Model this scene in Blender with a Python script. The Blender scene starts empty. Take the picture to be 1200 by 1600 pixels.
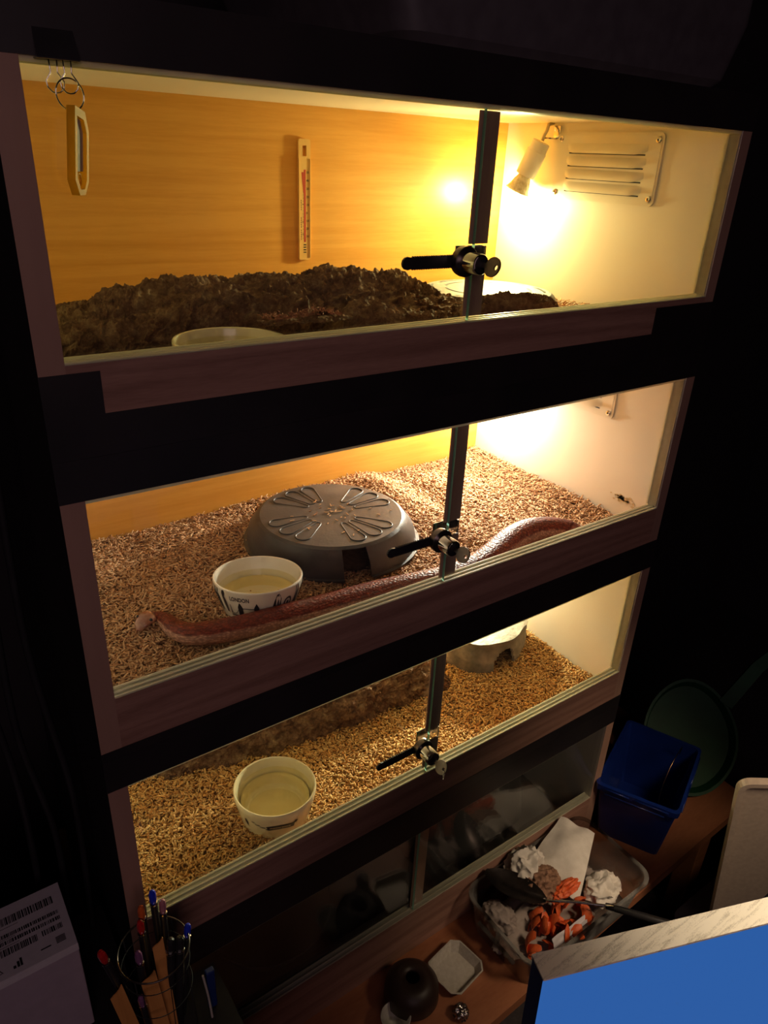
import bpy, bmesh, math, random
import numpy as np
from mathutils import Vector, Matrix, noise, Euler

random.seed(7)
rng = np.random.default_rng(11)
S = bpy.context.scene
COL = S.collection
PI = math.pi
Z0 = 1.60                    # everything below is measured from eye-level datum of the stack; Z0 lifts it so the floor is z = 0

# ------------------------------------------------------------------ camera, world, lights, exposure
cam_d = bpy.data.cameras.new('camera')
cam_d.sensor_fit = 'VERTICAL'
cam_d.sensor_height = 36.0
cam_d.lens = 36.0 * 1138.47 / 1600.0
cam_d.clip_start = 0.02
cam = bpy.data.objects.new('camera', cam_d)
COL.objects.link(cam)
cam.location = (-0.14513, -0.69618, 0.27904 + Z0)
cam.rotation_euler = (1.11784, -0.04348, -0.61346)
S.camera = cam

S.view_settings.view_transform = 'Standard'
S.view_settings.look = 'None'
S.view_settings.gamma = 1.0
S.view_settings.exposure = 0.0
S.view_settings.use_curve_mapping = False

w = bpy.data.worlds.new('world')
S.world = w
w.use_nodes = True
w.node_tree.nodes['Background'].inputs[0].default_value = (0.004, 0.003, 0.004, 1)
w.node_tree.nodes['Background'].inputs[1].default_value = 1.0


def area_light(name, loc, target, size, power, color):
    d = bpy.data.lights.new(name, 'AREA')
    d.size = size
    d.energy = power
    d.color = color
    o = bpy.data.objects.new(name, d)
    COL.objects.link(o)
    o.location = (loc[0], loc[1], loc[2] + Z0)
    o.rotation_euler = (Vector(target) - Vector(loc)).to_track_quat('-Z', 'Y').to_euler()
    return o


# dim light of the dark room behind the photographer
area_light('dim_room_light', (-0.6, -2.0, 0.75), (0.4, 0.0, -0.4), 1.0, 6.2, (1.0, 0.66, 0.72))
# small warm desk lamp to the right of the photographer, shining down on the table
_dl = area_light('desk_lamp_light', (0.95, -0.85, 0.0), (0.90, -0.16, -1.10), 0.22, 0.58, (1.0, 0.74, 0.50))
_dl.data.spread = math.radians(46)
# fill light added above the monitor to brighten its top edge
_ml = area_light('monitor_edge_fill', (0.28, -0.655, 0.35), (0.27, -0.625, -0.13), 0.06, 0.14, (1.0, 0.82, 0.60))
_ml.data.spread = math.radians(38)
S.cycles.caustics_reflective = False
LAMP_POWER = (3.5, 5.4, 6.0)
BEAM_POWER = (16.5, 18.5, 19.0)
LAMP_COLOR = ((1.0, 0.92, 0.42), (1.0, 0.96, 0.82), (1.0, 1.0, 0.68))

# ------------------------------------------------------------------ materials
MATS = {}


def newmat(name):
    m = bpy.data.materials.new(name)
    m.use_nodes = True
    MATS[name] = m
    return m, m.node_tree.nodes, m.node_tree.links, m.node_tree.nodes['Principled BSDF']


def setp(b, color=None, rough=None, metal=None, coat=None, trans=None, ior=None, spec=None):
    if color is not None: b.inputs['Base Color'].default_value = (*color, 1)
    if rough is not None: b.inputs['Roughness'].default_value = rough
    if metal is not None: b.inputs['Metallic'].default_value = metal
    if coat is not None: b.inputs['Coat Weight'].default_value = coat
    if trans is not None: b.inputs['Transmission Weight'].default_value = trans
    if ior is not None: b.inputs['IOR'].default_value = ior
    if spec is not None: b.inputs['Specular IOR Level'].default_value = spec


def plain(name, c1, c2=None, rough=0.5, metal=0.0, scale=40.0, stretch=(1, 1, 1), bump=0.0, spec=None, detail=4.0, coat=None,
          lo=0.35, hi=0.65, bscale=None):
    """noise-mottled material between two colours, with optional bump"""
    m, N, L, b = newmat(name)
    setp(b, c1, rough, metal, coat=coat, spec=spec)
    c2 = c2 or tuple(x * 0.85 for x in c1)
    tc = N.new('ShaderNodeTexCoord')
    mp = N.new('ShaderNodeMapping')
    mp.inputs['Scale'].default_value = stretch
    L.new(tc.outputs['Object'], mp.inputs[0])
    n = N.new('ShaderNodeTexNoise')
    n.inputs['Scale'].default_value = scale
    n.inputs['Detail'].default_value = detail
    L.new(mp.outputs[0], n.inputs[0])
    r = N.new('ShaderNodeValToRGB')
    r.color_ramp.elements[0].position = lo
    r.color_ramp.elements[1].position = hi
    r.color_ramp.elements[0].color = (*c2, 1)
    r.color_ramp.elements[1].color = (*c1, 1)
    L.new(n.outputs[0], r.inputs[0])
    L.new(r.outputs[0], b.inputs['Base Color'])
    if bump:
        bn = N.new('ShaderNodeBump')
        bn.inputs['Strength'].default_value = bump
        bn.inputs['Distance'].default_value = 0.003
        if bscale:
            n2 = N.new('ShaderNodeTexNoise')
            n2.inputs['Scale'].default_value = bscale
            n2.inputs['Detail'].default_value = 6
            L.new(mp.outputs[0], n2.inputs[0])
            L.new(n2.outputs[0], bn.inputs['Height'])
        else:
            L.new(n.outputs[0], bn.inputs['Height'])
        L.new(bn.outputs[0], b.inputs['Normal'])
    return m


def wood(name, c1, c2, rough=0.45, scale=3.0, stretch=(1.2, 8, 30), spec=0.4, lo=0.3, hi=0.7, fine=0.35):
    """long streaks along x plus short fine pores"""
    m, N, L, b = newmat(name)
    setp(b, c1, rough, spec=spec)
    tc = N.new('ShaderNodeTexCoord')
    mp = N.new('ShaderNodeMapping')
    mp.inputs['Scale'].default_value = stretch
    L.new(tc.outputs['Object'], mp.inputs[0])
    n = N.new('ShaderNodeTexNoise')
    n.inputs['Scale'].default_value = scale
    n.inputs['Detail'].default_value = 5
    n.inputs['Distortion'].default_value = 0.6
    L.new(mp.outputs[0], n.inputs[0])
    mp2 = N.new('ShaderNodeMapping')
    mp2.inputs['Scale'].default_value = (stretch[0] * 12, stretch[1] * 5, stretch[2] * 5)
    L.new(tc.outputs['Object'], mp2.inputs[0])
    n2 = N.new('ShaderNodeTexNoise')
    n2.inputs['Scale'].default_value = scale * 1.6
    n2.inputs['Detail'].default_value = 3
    L.new(mp2.outputs[0], n2.inputs[0])
    mx = N.new('ShaderNodeMath'); mx.operation = 'MULTIPLY_ADD'
    L.new(n2.outputs[0], mx.inputs[0]); mx.inputs[1].default_value = fine
    sb = N.new('ShaderNodeMath'); sb.operation = 'SUBTRACT'
    L.new(n.outputs[0], sb.inputs[0]); sb.inputs[1].default_value = fine * 0.5
    L.new(sb.outputs[0], mx.inputs[2])
    r = N.new('ShaderNodeValToRGB')
    r.color_ramp.elements[0].position = lo
    r.color_ramp.elements[1].position = hi
    r.color_ramp.elements[0].color = (*c2, 1)
    r.color_ramp.elements[1].color = (*c1, 1)
    L.new(mx.outputs[0], r.inputs[0])
    L.new(r.outputs[0], b.inputs['Base Color'])
    return m


M_white = plain('cream_melamine', (0.84, 0.78, 0.66), (0.80, 0.74, 0.61), rough=0.42, scale=6, bump=0.05, bscale=300, spec=0.4)
M_beech = wood('beech_laminate', (0.80, 0.385, 0.075), (0.69, 0.305, 0.046), rough=0.36, scale=2.4, stretch=(1.0, 4, 30), lo=0.3, hi=0.68)
M_rail = wood('beech_front_rail', (0.42, 0.235, 0.17), (0.27, 0.14, 0.10), rough=0.5, scale=2.6, stretch=(1.2, 6, 26))
M_side = plain('side_panel_edge', (0.42, 0.25, 0.18), (0.36, 0.21, 0.15), rough=0.5, scale=8, stretch=(4, 4, 0.6))
M_tape = plain('black_tape', (0.022, 0.018, 0.019), (0.014, 0.012, 0.013), rough=0.45, scale=9, bump=0.12, bscale=14)
M_strip = wood('brown_edge_strip', (0.42, 0.25, 0.17), (0.28, 0.165, 0.11), rough=0.45, scale=2.0, stretch=(30, 30, 1.5))
M_chan = plain('cream_runner_plastic', (0.80, 0.74, 0.58), (0.66, 0.60, 0.44), rough=0.35, scale=25, stretch=(0.5, 4, 4))
_m = MATS['cream_runner_plastic']; _N = _m.node_tree.nodes; _L = _m.node_tree.links
_t = _N.new('ShaderNodeBsdfTranslucent'); _t.inputs[0].default_value = (0.9, 0.85, 0.68, 1)
_x = _N.new('ShaderNodeMixShader'); _x.inputs[0].default_value = 0.45
_L.new(_N['Principled BSDF'].outputs[0], _x.inputs[1]); _L.new(_t.outputs[0], _x.inputs[2]); _L.new(_x.outputs[0], _N['Material Output'].inputs[0])
M_chrome = plain('polished_chrome', (0.75, 0.72, 0.68), (0.70, 0.67, 0.63), rough=0.12, metal=1.0, scale=30)
M_steel_dark = plain('dark_steel', (0.16, 0.13, 0.12), (0.10, 0.085, 0.08), rough=0.32, metal=0.9, scale=60)
M_black = plain('black_plastic', (0.025, 0.024, 0.026), (0.018, 0.017, 0.018), rough=0.35, scale=30)
M_black_soft = plain('matte_black', (0.02, 0.018, 0.018), (0.012, 0.011, 0.011), rough=0.8, scale=10)
M_hideblack = plain('charcoal_plastic', (0.088, 0.078, 0.078), (0.058, 0.052, 0.052), rough=0.42, scale=24, bump=0.12, bscale=220)
M_hidegrey = plain('warm_grey_plastic', (0.17, 0.15, 0.125), (0.13, 0.115, 0.095), rough=0.5, scale=18, bump=0.1, bscale=150)
M_groove = plain('dark_groove', (0.02, 0.017, 0.016), rough=0.7)
M_ceramic = plain('glazed_ceramic', (0.80, 0.74, 0.62), (0.76, 0.70, 0.57), rough=0.2, scale=12, coat=0.3)
M_ceramic2 = plain('yellowed_ceramic', (0.80, 0.72, 0.50), (0.74, 0.66, 0.43), rough=0.2, scale=12, coat=0.3)
M_scale = plain('limescale_stain', (0.80, 0.70, 0.42), (0.66, 0.56, 0.30), rough=0.35, scale=14, stretch=(1, 1, 6), lo=0.25, hi=0.75)
M_print = plain('black_print', (0.018, 0.017, 0.02), rough=0.35)
M_redprint = plain('red_print', (0.55, 0.05, 0.02), rough=0.4)
M_socket = plain('lamp_ceramic', (0.82, 0.78, 0.70), (0.74, 0.70, 0.60), rough=0.35, scale=40)
M_vent = plain('cream_painted_metal', (0.80, 0.75, 0.62), (0.74, 0.68, 0.54), rough=0.32, scale=14, coat=0.2)
M_therm = plain('thermometer_plastic', (0.80, 0.47, 0.14), (0.76, 0.43, 0.12), rough=0.4, scale=40)
M_yellow = plain('yellow_plastic', (0.85, 0.52, 0.012), (0.78, 0.46, 0.01), rough=0.55, scale=30)
_m = MATS['yellow_plastic']; _N = _m.node_tree.nodes; _L = _m.node_tree.links
_t = _N.new('ShaderNodeBsdfTranslucent'); _t.inputs[0].default_value = (0.95, 0.62, 0.03, 1)
_x = _N.new('ShaderNodeMixShader'); _x.inputs[0].default_value = 0.5
_L.new(_N['Principled BSDF'].outputs[0], _x.inputs[1]); _L.new(_t.outputs[0], _x.inputs[2]); _L.new(_x.outputs[0], _N['Material Output'].inputs[0])
M_paper = plain('white_paper', (0.75, 0.70, 0.62), (0.66, 0.61, 0.53), rough=0.85, scale=60, bump=0.3, bscale=260)
M_card = plain('carton_white', (0.62, 0.58, 0.60), (0.58, 0.54, 0.56), rough=0.7, scale=80)
M_tablewood = wood('brown_table_wood', (0.42, 0.17, 0.08), (0.30, 0.11, 0.05), rough=0.4, scale=2.2, stretch=(1.5, 12, 12))
M_darkwall = plain('dark_wall_paint', (0.035, 0.030, 0.033), (0.03, 0.026, 0.028), rough=0.9, scale=3)
M_floor = plain('dark_carpet', (0.05, 0.04, 0.04), (0.03, 0.025, 0.025), rough=0.95, scale=80)
M_cab = plain('dark_cabinet_and_shade', (0.016, 0.013, 0.013), (0.011, 0.010, 0.010), rough=0.6, scale=12)  # also the painted darkness inside the unlit bottom vivarium
M_blue = plain('blue_plastic', (0.008, 0.028, 0.20), (0.006, 0.022, 0.16), rough=0.28, scale=20)
M_green = plain('green_plastic', (0.008, 0.075, 0.028), (0.006, 0.055, 0.02), rough=0.6, scale=20)
M_creamplast = plain('cream_plastic', (0.36, 0.29, 0.23), (0.31, 0.25, 0.20), rough=0.5, scale=120)
M_greyplast = plain('grey_plastic', (0.10, 0.09, 0.10), (0.08, 0.07, 0.08), rough=0.5)
M_orange = plain('orange_peel', (0.80, 0.16, 0.045), (0.62, 0.09, 0.02), rough=0.45, scale=60, bump=0.35, bscale=420)
M_waste = plain('brown_waste', (0.36, 0.20, 0.12), (0.17, 0.085, 0.05), rough=0.8, scale=120, bump=0.8, bscale=260)
M_melamine = plain('speckled_melamine', (0.58, 0.54, 0.46), (0.50, 0.46, 0.38), rough=0.4, scale=160)
M_browncer = plain('brown_ceramic', (0.045, 0.022, 0.016), (0.03, 0.015, 0.01), rough=0.45, scale=20)
M_stick = wood('tan_wood_stick', (0.78, 0.36, 0.10), (0.62, 0.27, 0.07), rough=0.5, scale=3, stretch=(20, 20, 1.5))
M_rock = plain('resin_rock', (0.34, 0.30, 0.24), (0.16, 0.14, 0.11), rough=0.7, scale=34, bump=1.0, bscale=75, detail=8, lo=0.3, hi=0.7)
M_screen_case = plain('navy_plastic_case', (0.018, 0.05, 0.20), (0.015, 0.04, 0.16), rough=0.35)
M_brushed = wood('scuffed_pale_edge', (0.86, 0.78, 0.62), (0.40, 0.34, 0.25), rough=0.5, scale=3.0, stretch=(14, 110, 110), lo=0.22, hi=0.5, fine=0.5)
M_red_t = plain('red_tip', (0.60, 0.02, 0.02), rough=0.15, scale=200)
M_orange_t = plain('orange_tip', (0.85, 0.16, 0.03), rough=0.2, scale=200)
M_blue_t = plain('blue_tip', (0.02, 0.05, 0.75), rough=0.15, scale=200)
M_pink_t = plain('pink_tip', (0.55, 0.22, 0.25), rough=0.12, scale=200)
M_purple_t = plain('purple_tip', (0.25, 0.10, 0.22), rough=0.12, scale=200)
M_foil = plain('crumpled_foil', (0.5, 0.45, 0.42), rough=0.25, metal=1.0, bump=0.5, bscale=80)
M_greyrag = plain('grey_tissue', (0.36, 0.30, 0.26), (0.26, 0.21, 0.18), rough=0.9, scale=40)
M_edge = plain('green_glass_edge', (0.36, 0.80, 0.64), (0.32, 0.74, 0.58), rough=0.2, scale=30)
_m = M_edge; _N = _m.node_tree.nodes; _L = _m.node_tree.links
_t = _N.new('ShaderNodeBsdfTranslucent'); _t.inputs[0].default_value = (0.50, 0.95, 0.78, 1)
_x = _N.new('ShaderNodeMixShader'); _x.inputs[0].default_value = 0.6
_L.new(_N['Principled BSDF'].outputs[0], _x.inputs[1]); _L.new(_t.outputs[0], _x.inputs[2]); _L.new(_x.outputs[0], _N['Material Output'].inputs[0])


def glassmat(name, tint=(0.97, 0.985, 0.97), refl=1.0, rough=0.015, smear=0.0):
    m, N, L, b = newmat(name)
    N.remove(b)
    out = N['Material Output']
    tr = N.new('ShaderNodeBsdfTransparent'); tr.inputs[0].default_value = (*tint, 1)
    gl = N.new('ShaderNodeBsdfGlossy'); gl.inputs['Roughness'].default_value = rough
    fr = N.new('ShaderNodeLayerWeight'); fr.inputs[0].default_value = 0.5
    pw = N.new('ShaderNodeMath'); pw.operation = 'POWER'; pw.inputs[1].default_value = 4.5
    mu = N.new('ShaderNodeMath'); mu.operation = 'MULTIPLY_ADD'; mu.inputs[1].default_value = 0.75 * refl; mu.inputs[2].default_value = 0.035 * refl
    mu.use_clamp = True
    mix = N.new('ShaderNodeMixShader')
    L.new(fr.outputs['Facing'], pw.inputs[0]); L.new(pw.outputs[0], mu.inputs[0]); L.new(mu.outputs[0], mix.inputs[0])
    L.new(tr.outputs[0], mix.inputs[1]); L.new(gl.outputs[0], mix.inputs[2])
    last = mix
    if smear:
        df = N.new('ShaderNodeBsdfDiffuse'); df.inputs[0].default_value = (0.8, 0.78, 0.72, 1)
        mix2 = N.new('ShaderNodeMixShader')
        tc = N.new('ShaderNodeTexCoord')
        n = N.new('ShaderNodeTexNoise'); n.inputs['Scale'].default_value = 9; n.inputs['Detail'].default_value = 6
        L.new(tc.outputs['Object'], n.inputs[0])
        r = N.new('ShaderNodeMapRange'); r.inputs[1].default_value = 0.45; r.inputs[2].default_value = 0.8
        r.inputs[3].default_value = 0; r.inputs[4].default_value = smear
        L.new(n.outputs[0], r.inputs[0])
        L.new(r.outputs[0], mix2.inputs[0]); L.new(mix.outputs[0], mix2.inputs[1]); L.new(df.outputs[0], mix2.inputs[2])
        last = mix2
    L.new(last.outputs[0], out.inputs[0])
    return m


M_glass = glassmat('door_glass', smear=0.02)
M_water = glassmat('water', tint=(0.97, 0.94, 0.78), refl=0.8, rough=0.01)
M_clear = glassmat('frosted_clear_plastic', tint=(0.62, 0.60, 0.58), refl=1.4, rough=0.25, smear=0.55)
M_frost = glassmat('clear_tub_plastic', tint=(0.84, 0.82, 0.80), refl=1.6, rough=0.18, smear=0.5)


def emitmat(name, color, strength, noise_amt=0.0):
    m, N, L, b = newmat(name)
    setp(b, (0, 0, 0), 0.4)
    b.inputs['Emission Color'].default_value = (*color, 1)
    b.inputs['Emission Strength'].default_value = strength
    return m


M_lampface = [emitmat('lit_bulb_face', LAMP_COLOR[i], 60.0) for i in range(3)]
M_screen = emitmat('lit_blue_screen', (0.024, 0.105, 0.36), 1.0)
M_bulbglass = plain('reflector_glass', (0.78, 0.70, 0.50), (0.55, 0.46, 0.28), rough=0.15, scale=140, bump=0.6, bscale=180, coat=0.5)


def chipmat(name, cols):
    m, N, L, b = newmat(name)
    setp(b, cols[0], 0.75, spec=0.25)
    g = N.new('ShaderNodeNewGeometry')
    r = N.new('ShaderNodeValToRGB')
    e = r.color_ramp.elements
    e[0].position = 0; e[0].color = (*cols[0], 1)
    e[1].position = 1; e[1].color = (*cols[-1], 1)
    for i, c in enumerate(cols[1:-1]):
        k = e.new((i + 1) / (len(cols) - 1)); k.color = (*c, 1)
    L.new(g.outputs['Random Per Island'], r.inputs[0])
    L.new(r.outputs[0], b.inputs['Base Color'])
    return m


M_chips = chipmat('beech_chips', [(0.30, 0.13, 0.06), (0.50, 0.27, 0.13), (0.60, 0.36, 0.19), (0.68, 0.44, 0.25), (0.42, 0.21, 0.10)])
M_chips3 = chipmat('golden_chips', [(0.42, 0.18, 0.05), (0.62, 0.33, 0.11), (0.70, 0.42, 0.16), (0.76, 0.50, 0.22), (0.52, 0.26, 0.08)])


def corkmat():
    m, N, L, b = newmat('cork_bark')
    setp(b, (0.2, 0.13, 0.07), 0.9, spec=0.2)
    tc = N.new('ShaderNodeTexCoord')
    n = N.new('ShaderNodeTexNoise'); n.inputs['Scale'].default_value = 42; n.inputs['Detail'].default_value = 10; n.inputs['Roughness'].default_value = 0.75
    L.new(tc.outputs['Object'], n.inputs[0])
    r = N.new('ShaderNodeValToRGB')
    e = r.color_ramp.elements
    e[0].position = 0.28; e[0].color = (0.045, 0.024, 0.015, 1)
    e[1].position = 0.72; e[1].color = (0.58, 0.40, 0.23, 1)
    k = e.new(0.5); k.color = (0.27, 0.145, 0.085, 1)
    L.new(n.outputs[0], r.inputs[0]); L.new(r.outputs[0], b.inputs['Base Color'])
    v = N.new('ShaderNodeTexNoise'); v.inputs['Scale'].default_value = 95; v.inputs['Detail'].default_value = 8; v.inputs['Roughness'].default_value = 0.75
    mp = N.new('ShaderNodeMapping'); mp.inputs['Scale'].default_value = (0.6, 1, 1.3)
    L.new(tc.outputs['Object'], mp.inputs[0]); L.new(mp.outputs[0], v.inputs[0])
    bn = N.new('ShaderNodeBump'); bn.inputs['Strength'].default_value = 1.0; bn.inputs['Distance'].default_value = 0.012
    L.new(v.outputs[0], bn.inputs['Height']); L.new(bn.outputs[0], b.inputs['Normal'])
    return m


M_cork = corkmat()


def snakemat():
    m, N, L, b = newmat('snake_skin')
    setp(b, (0.3, 0.05, 0.03), 0.46, coat=0.05, spec=0.3)
    uv = N.new('ShaderNodeUVMap'); uv.uv_map = 'UVMap'
    sx = N.new('ShaderNodeSeparateXYZ'); L.new(uv.outputs[0], sx.inputs[0])
    # v: 0 = top of the back, 1 = belly
    nz = N.new('ShaderNodeTexNoise'); nz.inputs['Scale'].default_value = 1.0; nz.inputs['Detail'].default_value = 4
    mpn = N.new('ShaderNodeMapping'); mpn.inputs['Scale'].default_value = (90, 14, 1)
    L.new(uv.outputs[0], mpn.inputs[0]); L.new(mpn.outputs[0], nz.inputs[0])
    vor = N.new('ShaderNodeTexVoronoi'); vor.inputs['Scale'].default_value = 1.0
    mpv = N.new('ShaderNodeMapping'); mpv.inputs['Scale'].default_value = (230, 22, 1)
    L.new(uv.outputs[0], mpv.inputs[0]); L.new(mpv.outputs[0], vor.inputs[0])
    rb = N.new('ShaderNodeValToRGB')
    rb.color_ramp.elements[0].position = 0.35; rb.color_ramp.elements[0].color = (0.14, 0.018, 0.010, 1)
    rb.color_ramp.elements[1].position = 0.70; rb.color_ramp.elements[1].color = (0.30, 0.050, 0.022, 1)
    L.new(nz.outputs[0], rb.inputs[0])
    ad = N.new('ShaderNodeMath'); ad.operation = 'MULTIPLY_ADD'
    L.new(nz.outputs[0], ad.inputs[0]); ad.inputs[1].default_value = 0.14; L.new(sx.outputs[1], ad.inputs[2])
    rs = N.new('ShaderNodeValToRGB')
    rs.color_ramp.elements[0].position = 0.37; rs.color_ramp.elements[0].color = (0, 0, 0, 1)
    rs.color_ramp.elements[1].position = 0.43; rs.color_ramp.elements[1].color = (1, 1, 1, 1)
    L.new(ad.outputs[0], rs.inputs[0])
    mx = N.new('ShaderNodeMix'); mx.data_type = 'RGBA'
    L.new(rs.outputs[0], mx.inputs[0]); L.new(rb.outputs[0], mx.inputs[6]); mx.inputs[7].default_value = (0.52, 0.29, 0.20, 1)
    ms = N.new('ShaderNodeMix'); ms.data_type = 'RGBA'; ms.blend_type = 'MULTIPLY'; ms.inputs[0].default_value = 0.7
    rv = N.new('ShaderNodeValToRGB')
    rv.color_ramp.elements[0].position = 0.25; rv.color_ramp.elements[0].color = (1, 1, 1, 1)
    rv.color_ramp.elements[1].position = 0.6; rv.color_ramp.elements[1].color = (0.35, 0.3, 0.3, 1)
    L.new(vor.outputs['Distance'], rv.inputs[0])
    L.new(mx.outputs[2], ms.inputs[6]); L.new(rv.outputs[0], ms.inputs[7])
    L.new(ms.outputs[2], b.inputs['Base Color'])
    bn = N.new('ShaderNodeBump'); bn.inputs['Strength'].default_value = 0.9; bn.inputs['Distance'].default_value = 0.0012; bn.invert = True
    L.new(vor.outputs['Distance'], bn.inputs['Height']); L.new(bn.outputs[0], b.inputs['Normal'])
    return m


M_snake = snakemat()
M_snakehead = plain('snake_head_skin', (0.40, 0.20, 0.13), (0.22, 0.07, 0.04), rough=0.25, scale=90, coat=0.4)


# ------------------------------------------------------------------ object helpers
ORG = {}


def empty(name, loc, label, cat, group=None):
    o = bpy.data.objects.new(name, None)
    o.empty_display_size = 0.02
    COL.objects.link(o)
    o.location = loc
    ORG[o] = Vector(loc)
    tag(o, label, cat, group)
    return o


def tag(o, label=None, cat=None, group=None, kind=None):
    if label: o['label'] = label
    if cat: o['category'] = cat
    if group: o['group'] = group
    if kind: o['kind'] = kind
    return o


def obj(name, bm, mat, parent=None, smooth=False, origin=None, label=None, cat=None, group=None, kind=None, recalc=True, auto=None):
    """link a bmesh (verts in stack coordinates) as one mesh object"""
    if recalc:
        bmesh.ops.recalc_face_normals(bm, faces=bm.faces)
    org = ORG[parent] if parent is not None else (Vector(origin) if origin is not None else None)
    if org is None:
        if len(bm.verts):
            xs = [v.co for v in bm.verts]
            mn = Vector((min(c.x for c in xs), min(c.y for c in xs), min(c.z for c in xs)))
            mxx = Vector((max(c.x for c in xs), max(c.y for c in xs), max(c.z for c in xs)))
            org = Vector(((mn.x + mxx.x) / 2, (mn.y + mxx.y) / 2, mn.z))
        else:
            org = Vector((0, 0, 0))
    bmesh.ops.translate(bm, verts=bm.verts, vec=-org)
    me = bpy.data.meshes.new(name)
    bm.to_mesh(me)
    bm.free()
    if smooth:
        me.polygons.foreach_set('use_smooth', [True] * len(me.polygons))
        if auto is not None:
            try:
                me.set_sharp_from_angle(angle=math.radians(auto))
            except Exception:
                pass
    for m_ in (mat if isinstance(mat, (list, tuple)) else [mat]):
        me.materials.append(m_)
    o = bpy.data.objects.new(name, me)
    COL.objects.link(o)
    if parent is not None:
        o.parent = parent
        ORG[o] = org
    else:
        o.location = org
        ORG[o] = org
    return tag(o, label, cat, group, kind)


def box(bm, x0, x1, y0, y1, z0, z1, bev=0.0, mi=0, mtx=None):
    r = bmesh.ops.create_cube(bm, size=1.0)
    vs = r['verts']
    for v in vs:
        v.co = Vector((x0 + (v.co.x + .5) * (x1 - x0), y0 + (v.co.y + .5) * (y1 - y0), z0 + (v.co.z + .5) * (z1 - z0)))
    fs = set()
    for v in vs: fs.update(v.link_faces)
    if bev > 0:
        es = set()
        for v in vs: es.update(v.link_edges)
        rb = bmesh.ops.bevel(bm, geom=list(es), offset=bev, segments=2, profile=0.5, affect='EDGES')
        vs = list(set(rb['verts']) | set(v for f in rb['faces'] for v in f.verts))
        allf = set()
        for v in vs: allf.update(v.link_faces)
        fs = allf
        vs = list(set(v for f in allf for v in f.verts))
    for f in fs: f.material_index = mi
    if mtx is not None:
        for v in vs: v.co = mtx @ v.co
    return vs


def B():
    return bmesh.new()


def bx(*a, **k):
    bm = B(); box(bm, *a, **k); return bm


def frame_axes(d):
    d = d.normalized()
    up = Vector((0, 0, 1)) if abs(d.z) < 0.95 else Vector((0, 1, 0))
    s = d.cross(up).normalized()
    return s, s.cross(d).normalized()


def tube(bm, pts, rad, seg=10, cap=True, closed=False, mi=0):
    """tube along points; rad number or list"""
    pts = [Vector(p) for p in pts]
    n = len(pts)
    rings = []
    prev = None
    for i, p in enumerate(pts):
        if closed:
            d = pts[(i + 1) % n] - pts[i - 1]
        else:
            d = pts[min(i + 1, n - 1)] - pts[max(i - 1, 0)]
        d.normalize()
        if prev is None:
            s, u = frame_axes(d)
        else:
            s = (prev - d * prev.dot(d)).normalized()
            u = s.cross(d)
        prev = s
        r = rad[i] if isinstance(rad, (list, tuple)) else rad
        rings.append([bm.verts.new(p + s * math.cos(a) * r + u * math.sin(a) * r) for a in [2 * PI * k / seg for k in range(seg)]])
    m = n if closed else n - 1
    for i in range(m):
        a, b_ = rings[i], rings[(i + 1) % n]
        for k in range(seg):
            f = bm.faces.new((a[k], a[(k + 1) % seg], b_[(k + 1) % seg], b_[k])); f.material_index = mi
    if cap and not closed:
        for r_ in (rings[0], rings[-1]):
            f = bm.faces.new(r_); f.material_index = mi
    return rings


def cyl(bm, a, b_, r, r2=None, seg=24, mi=0):
    tube(bm, [a, b_], [r, r if r2 is None else r2], seg=seg, mi=mi)


def lathe(bm, c, prof, seg=64, mi=0, closed_profile=False):
    """prof: list of (radius, z) relative to c, around z"""
    c = Vector(c)
    rings = []
    for r, z in prof:
        if r < 1e-6:
            rings.append([bm.verts.new(c + Vector((0, 0, z)))])
        else:
            rings.append([bm.verts.new(c + Vector((r * math.cos(a), r * math.sin(a), z))) for a in [2 * PI * k / seg for k in range(seg)]])
    pairs = list(zip(rings[:-1], rings[1:]))
    if closed_profile: pairs.append((rings[-1], rings[0]))
    for A, Bq in pairs:
        for k in range(seg):
            k2 = (k + 1) % seg
            if len(A) == 1 and len(Bq) == 1: continue
            if len(A) == 1: f = bm.faces.new((A[0], Bq[k], Bq[k2]))
            elif len(Bq) == 1: f = bm.faces.new((A[k], A[k2], Bq[0]))
            else: f = bm.faces.new((A[k], A[k2], Bq[k2], Bq[k]))
            f.material_index = mi
    return rings


def prism(bm, poly, to3, thick, mi=0):
    """extrude a 2D polygon: to3(u, v, w) -> 3D, w from 0 to thick"""
    a = [bm.verts.new(to3(u, v, 0)) for u, v in poly]
    b_ = [bm.verts.new(to3(u, v, thick)) for u, v in poly]
    fs = [bm.faces.new(a), bm.faces.new(b_[::-1])]
    n = len(poly)
    for i in range(n):
        fs.append(bm.faces.new((a[i], b_[i], b_[(i + 1) % n], a[(i + 1) % n])))
    for f in fs: f.material_index = mi


def rrect(u0, u1, v0, v1, r, seg=5):
    pts = []
    for (cx, cy, a0) in ((u1 - r, v1 - r, 0), (u0 + r, v1 - r, 90), (u0 + r, v0 + r, 180), (u1 - r, v0 + r, 270)):
        for k in range(seg + 1):
            a = math.radians(a0 + 90 * k / seg)
            pts.append((cx + r * math.cos(a), cy + r * math.sin(a)))
    return pts


def text_mesh(s, size, align='LEFT', bold=0.0):
    cu = bpy.data.curves.new('lettering', 'FONT')
    cu.body = s; cu.size = size; cu.align_x = align; cu.resolution_u = 3; cu.offset = bold
    o = bpy.data.objects.new('lettering', cu)
    COL.objects.link(o)
    dg = bpy.context.evaluated_depsgraph_get(); dg.update()
    me = bpy.data.meshes.new_from_object(o.evaluated_get(dg))
    V = [tuple(v.co) for v in me.vertices]; F = [tuple(p.vertices) for p in me.polygons]
    bpy.data.objects.remove(o); bpy.data.curves.remove(cu); bpy.data.meshes.remove(me)
    return V, F


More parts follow.
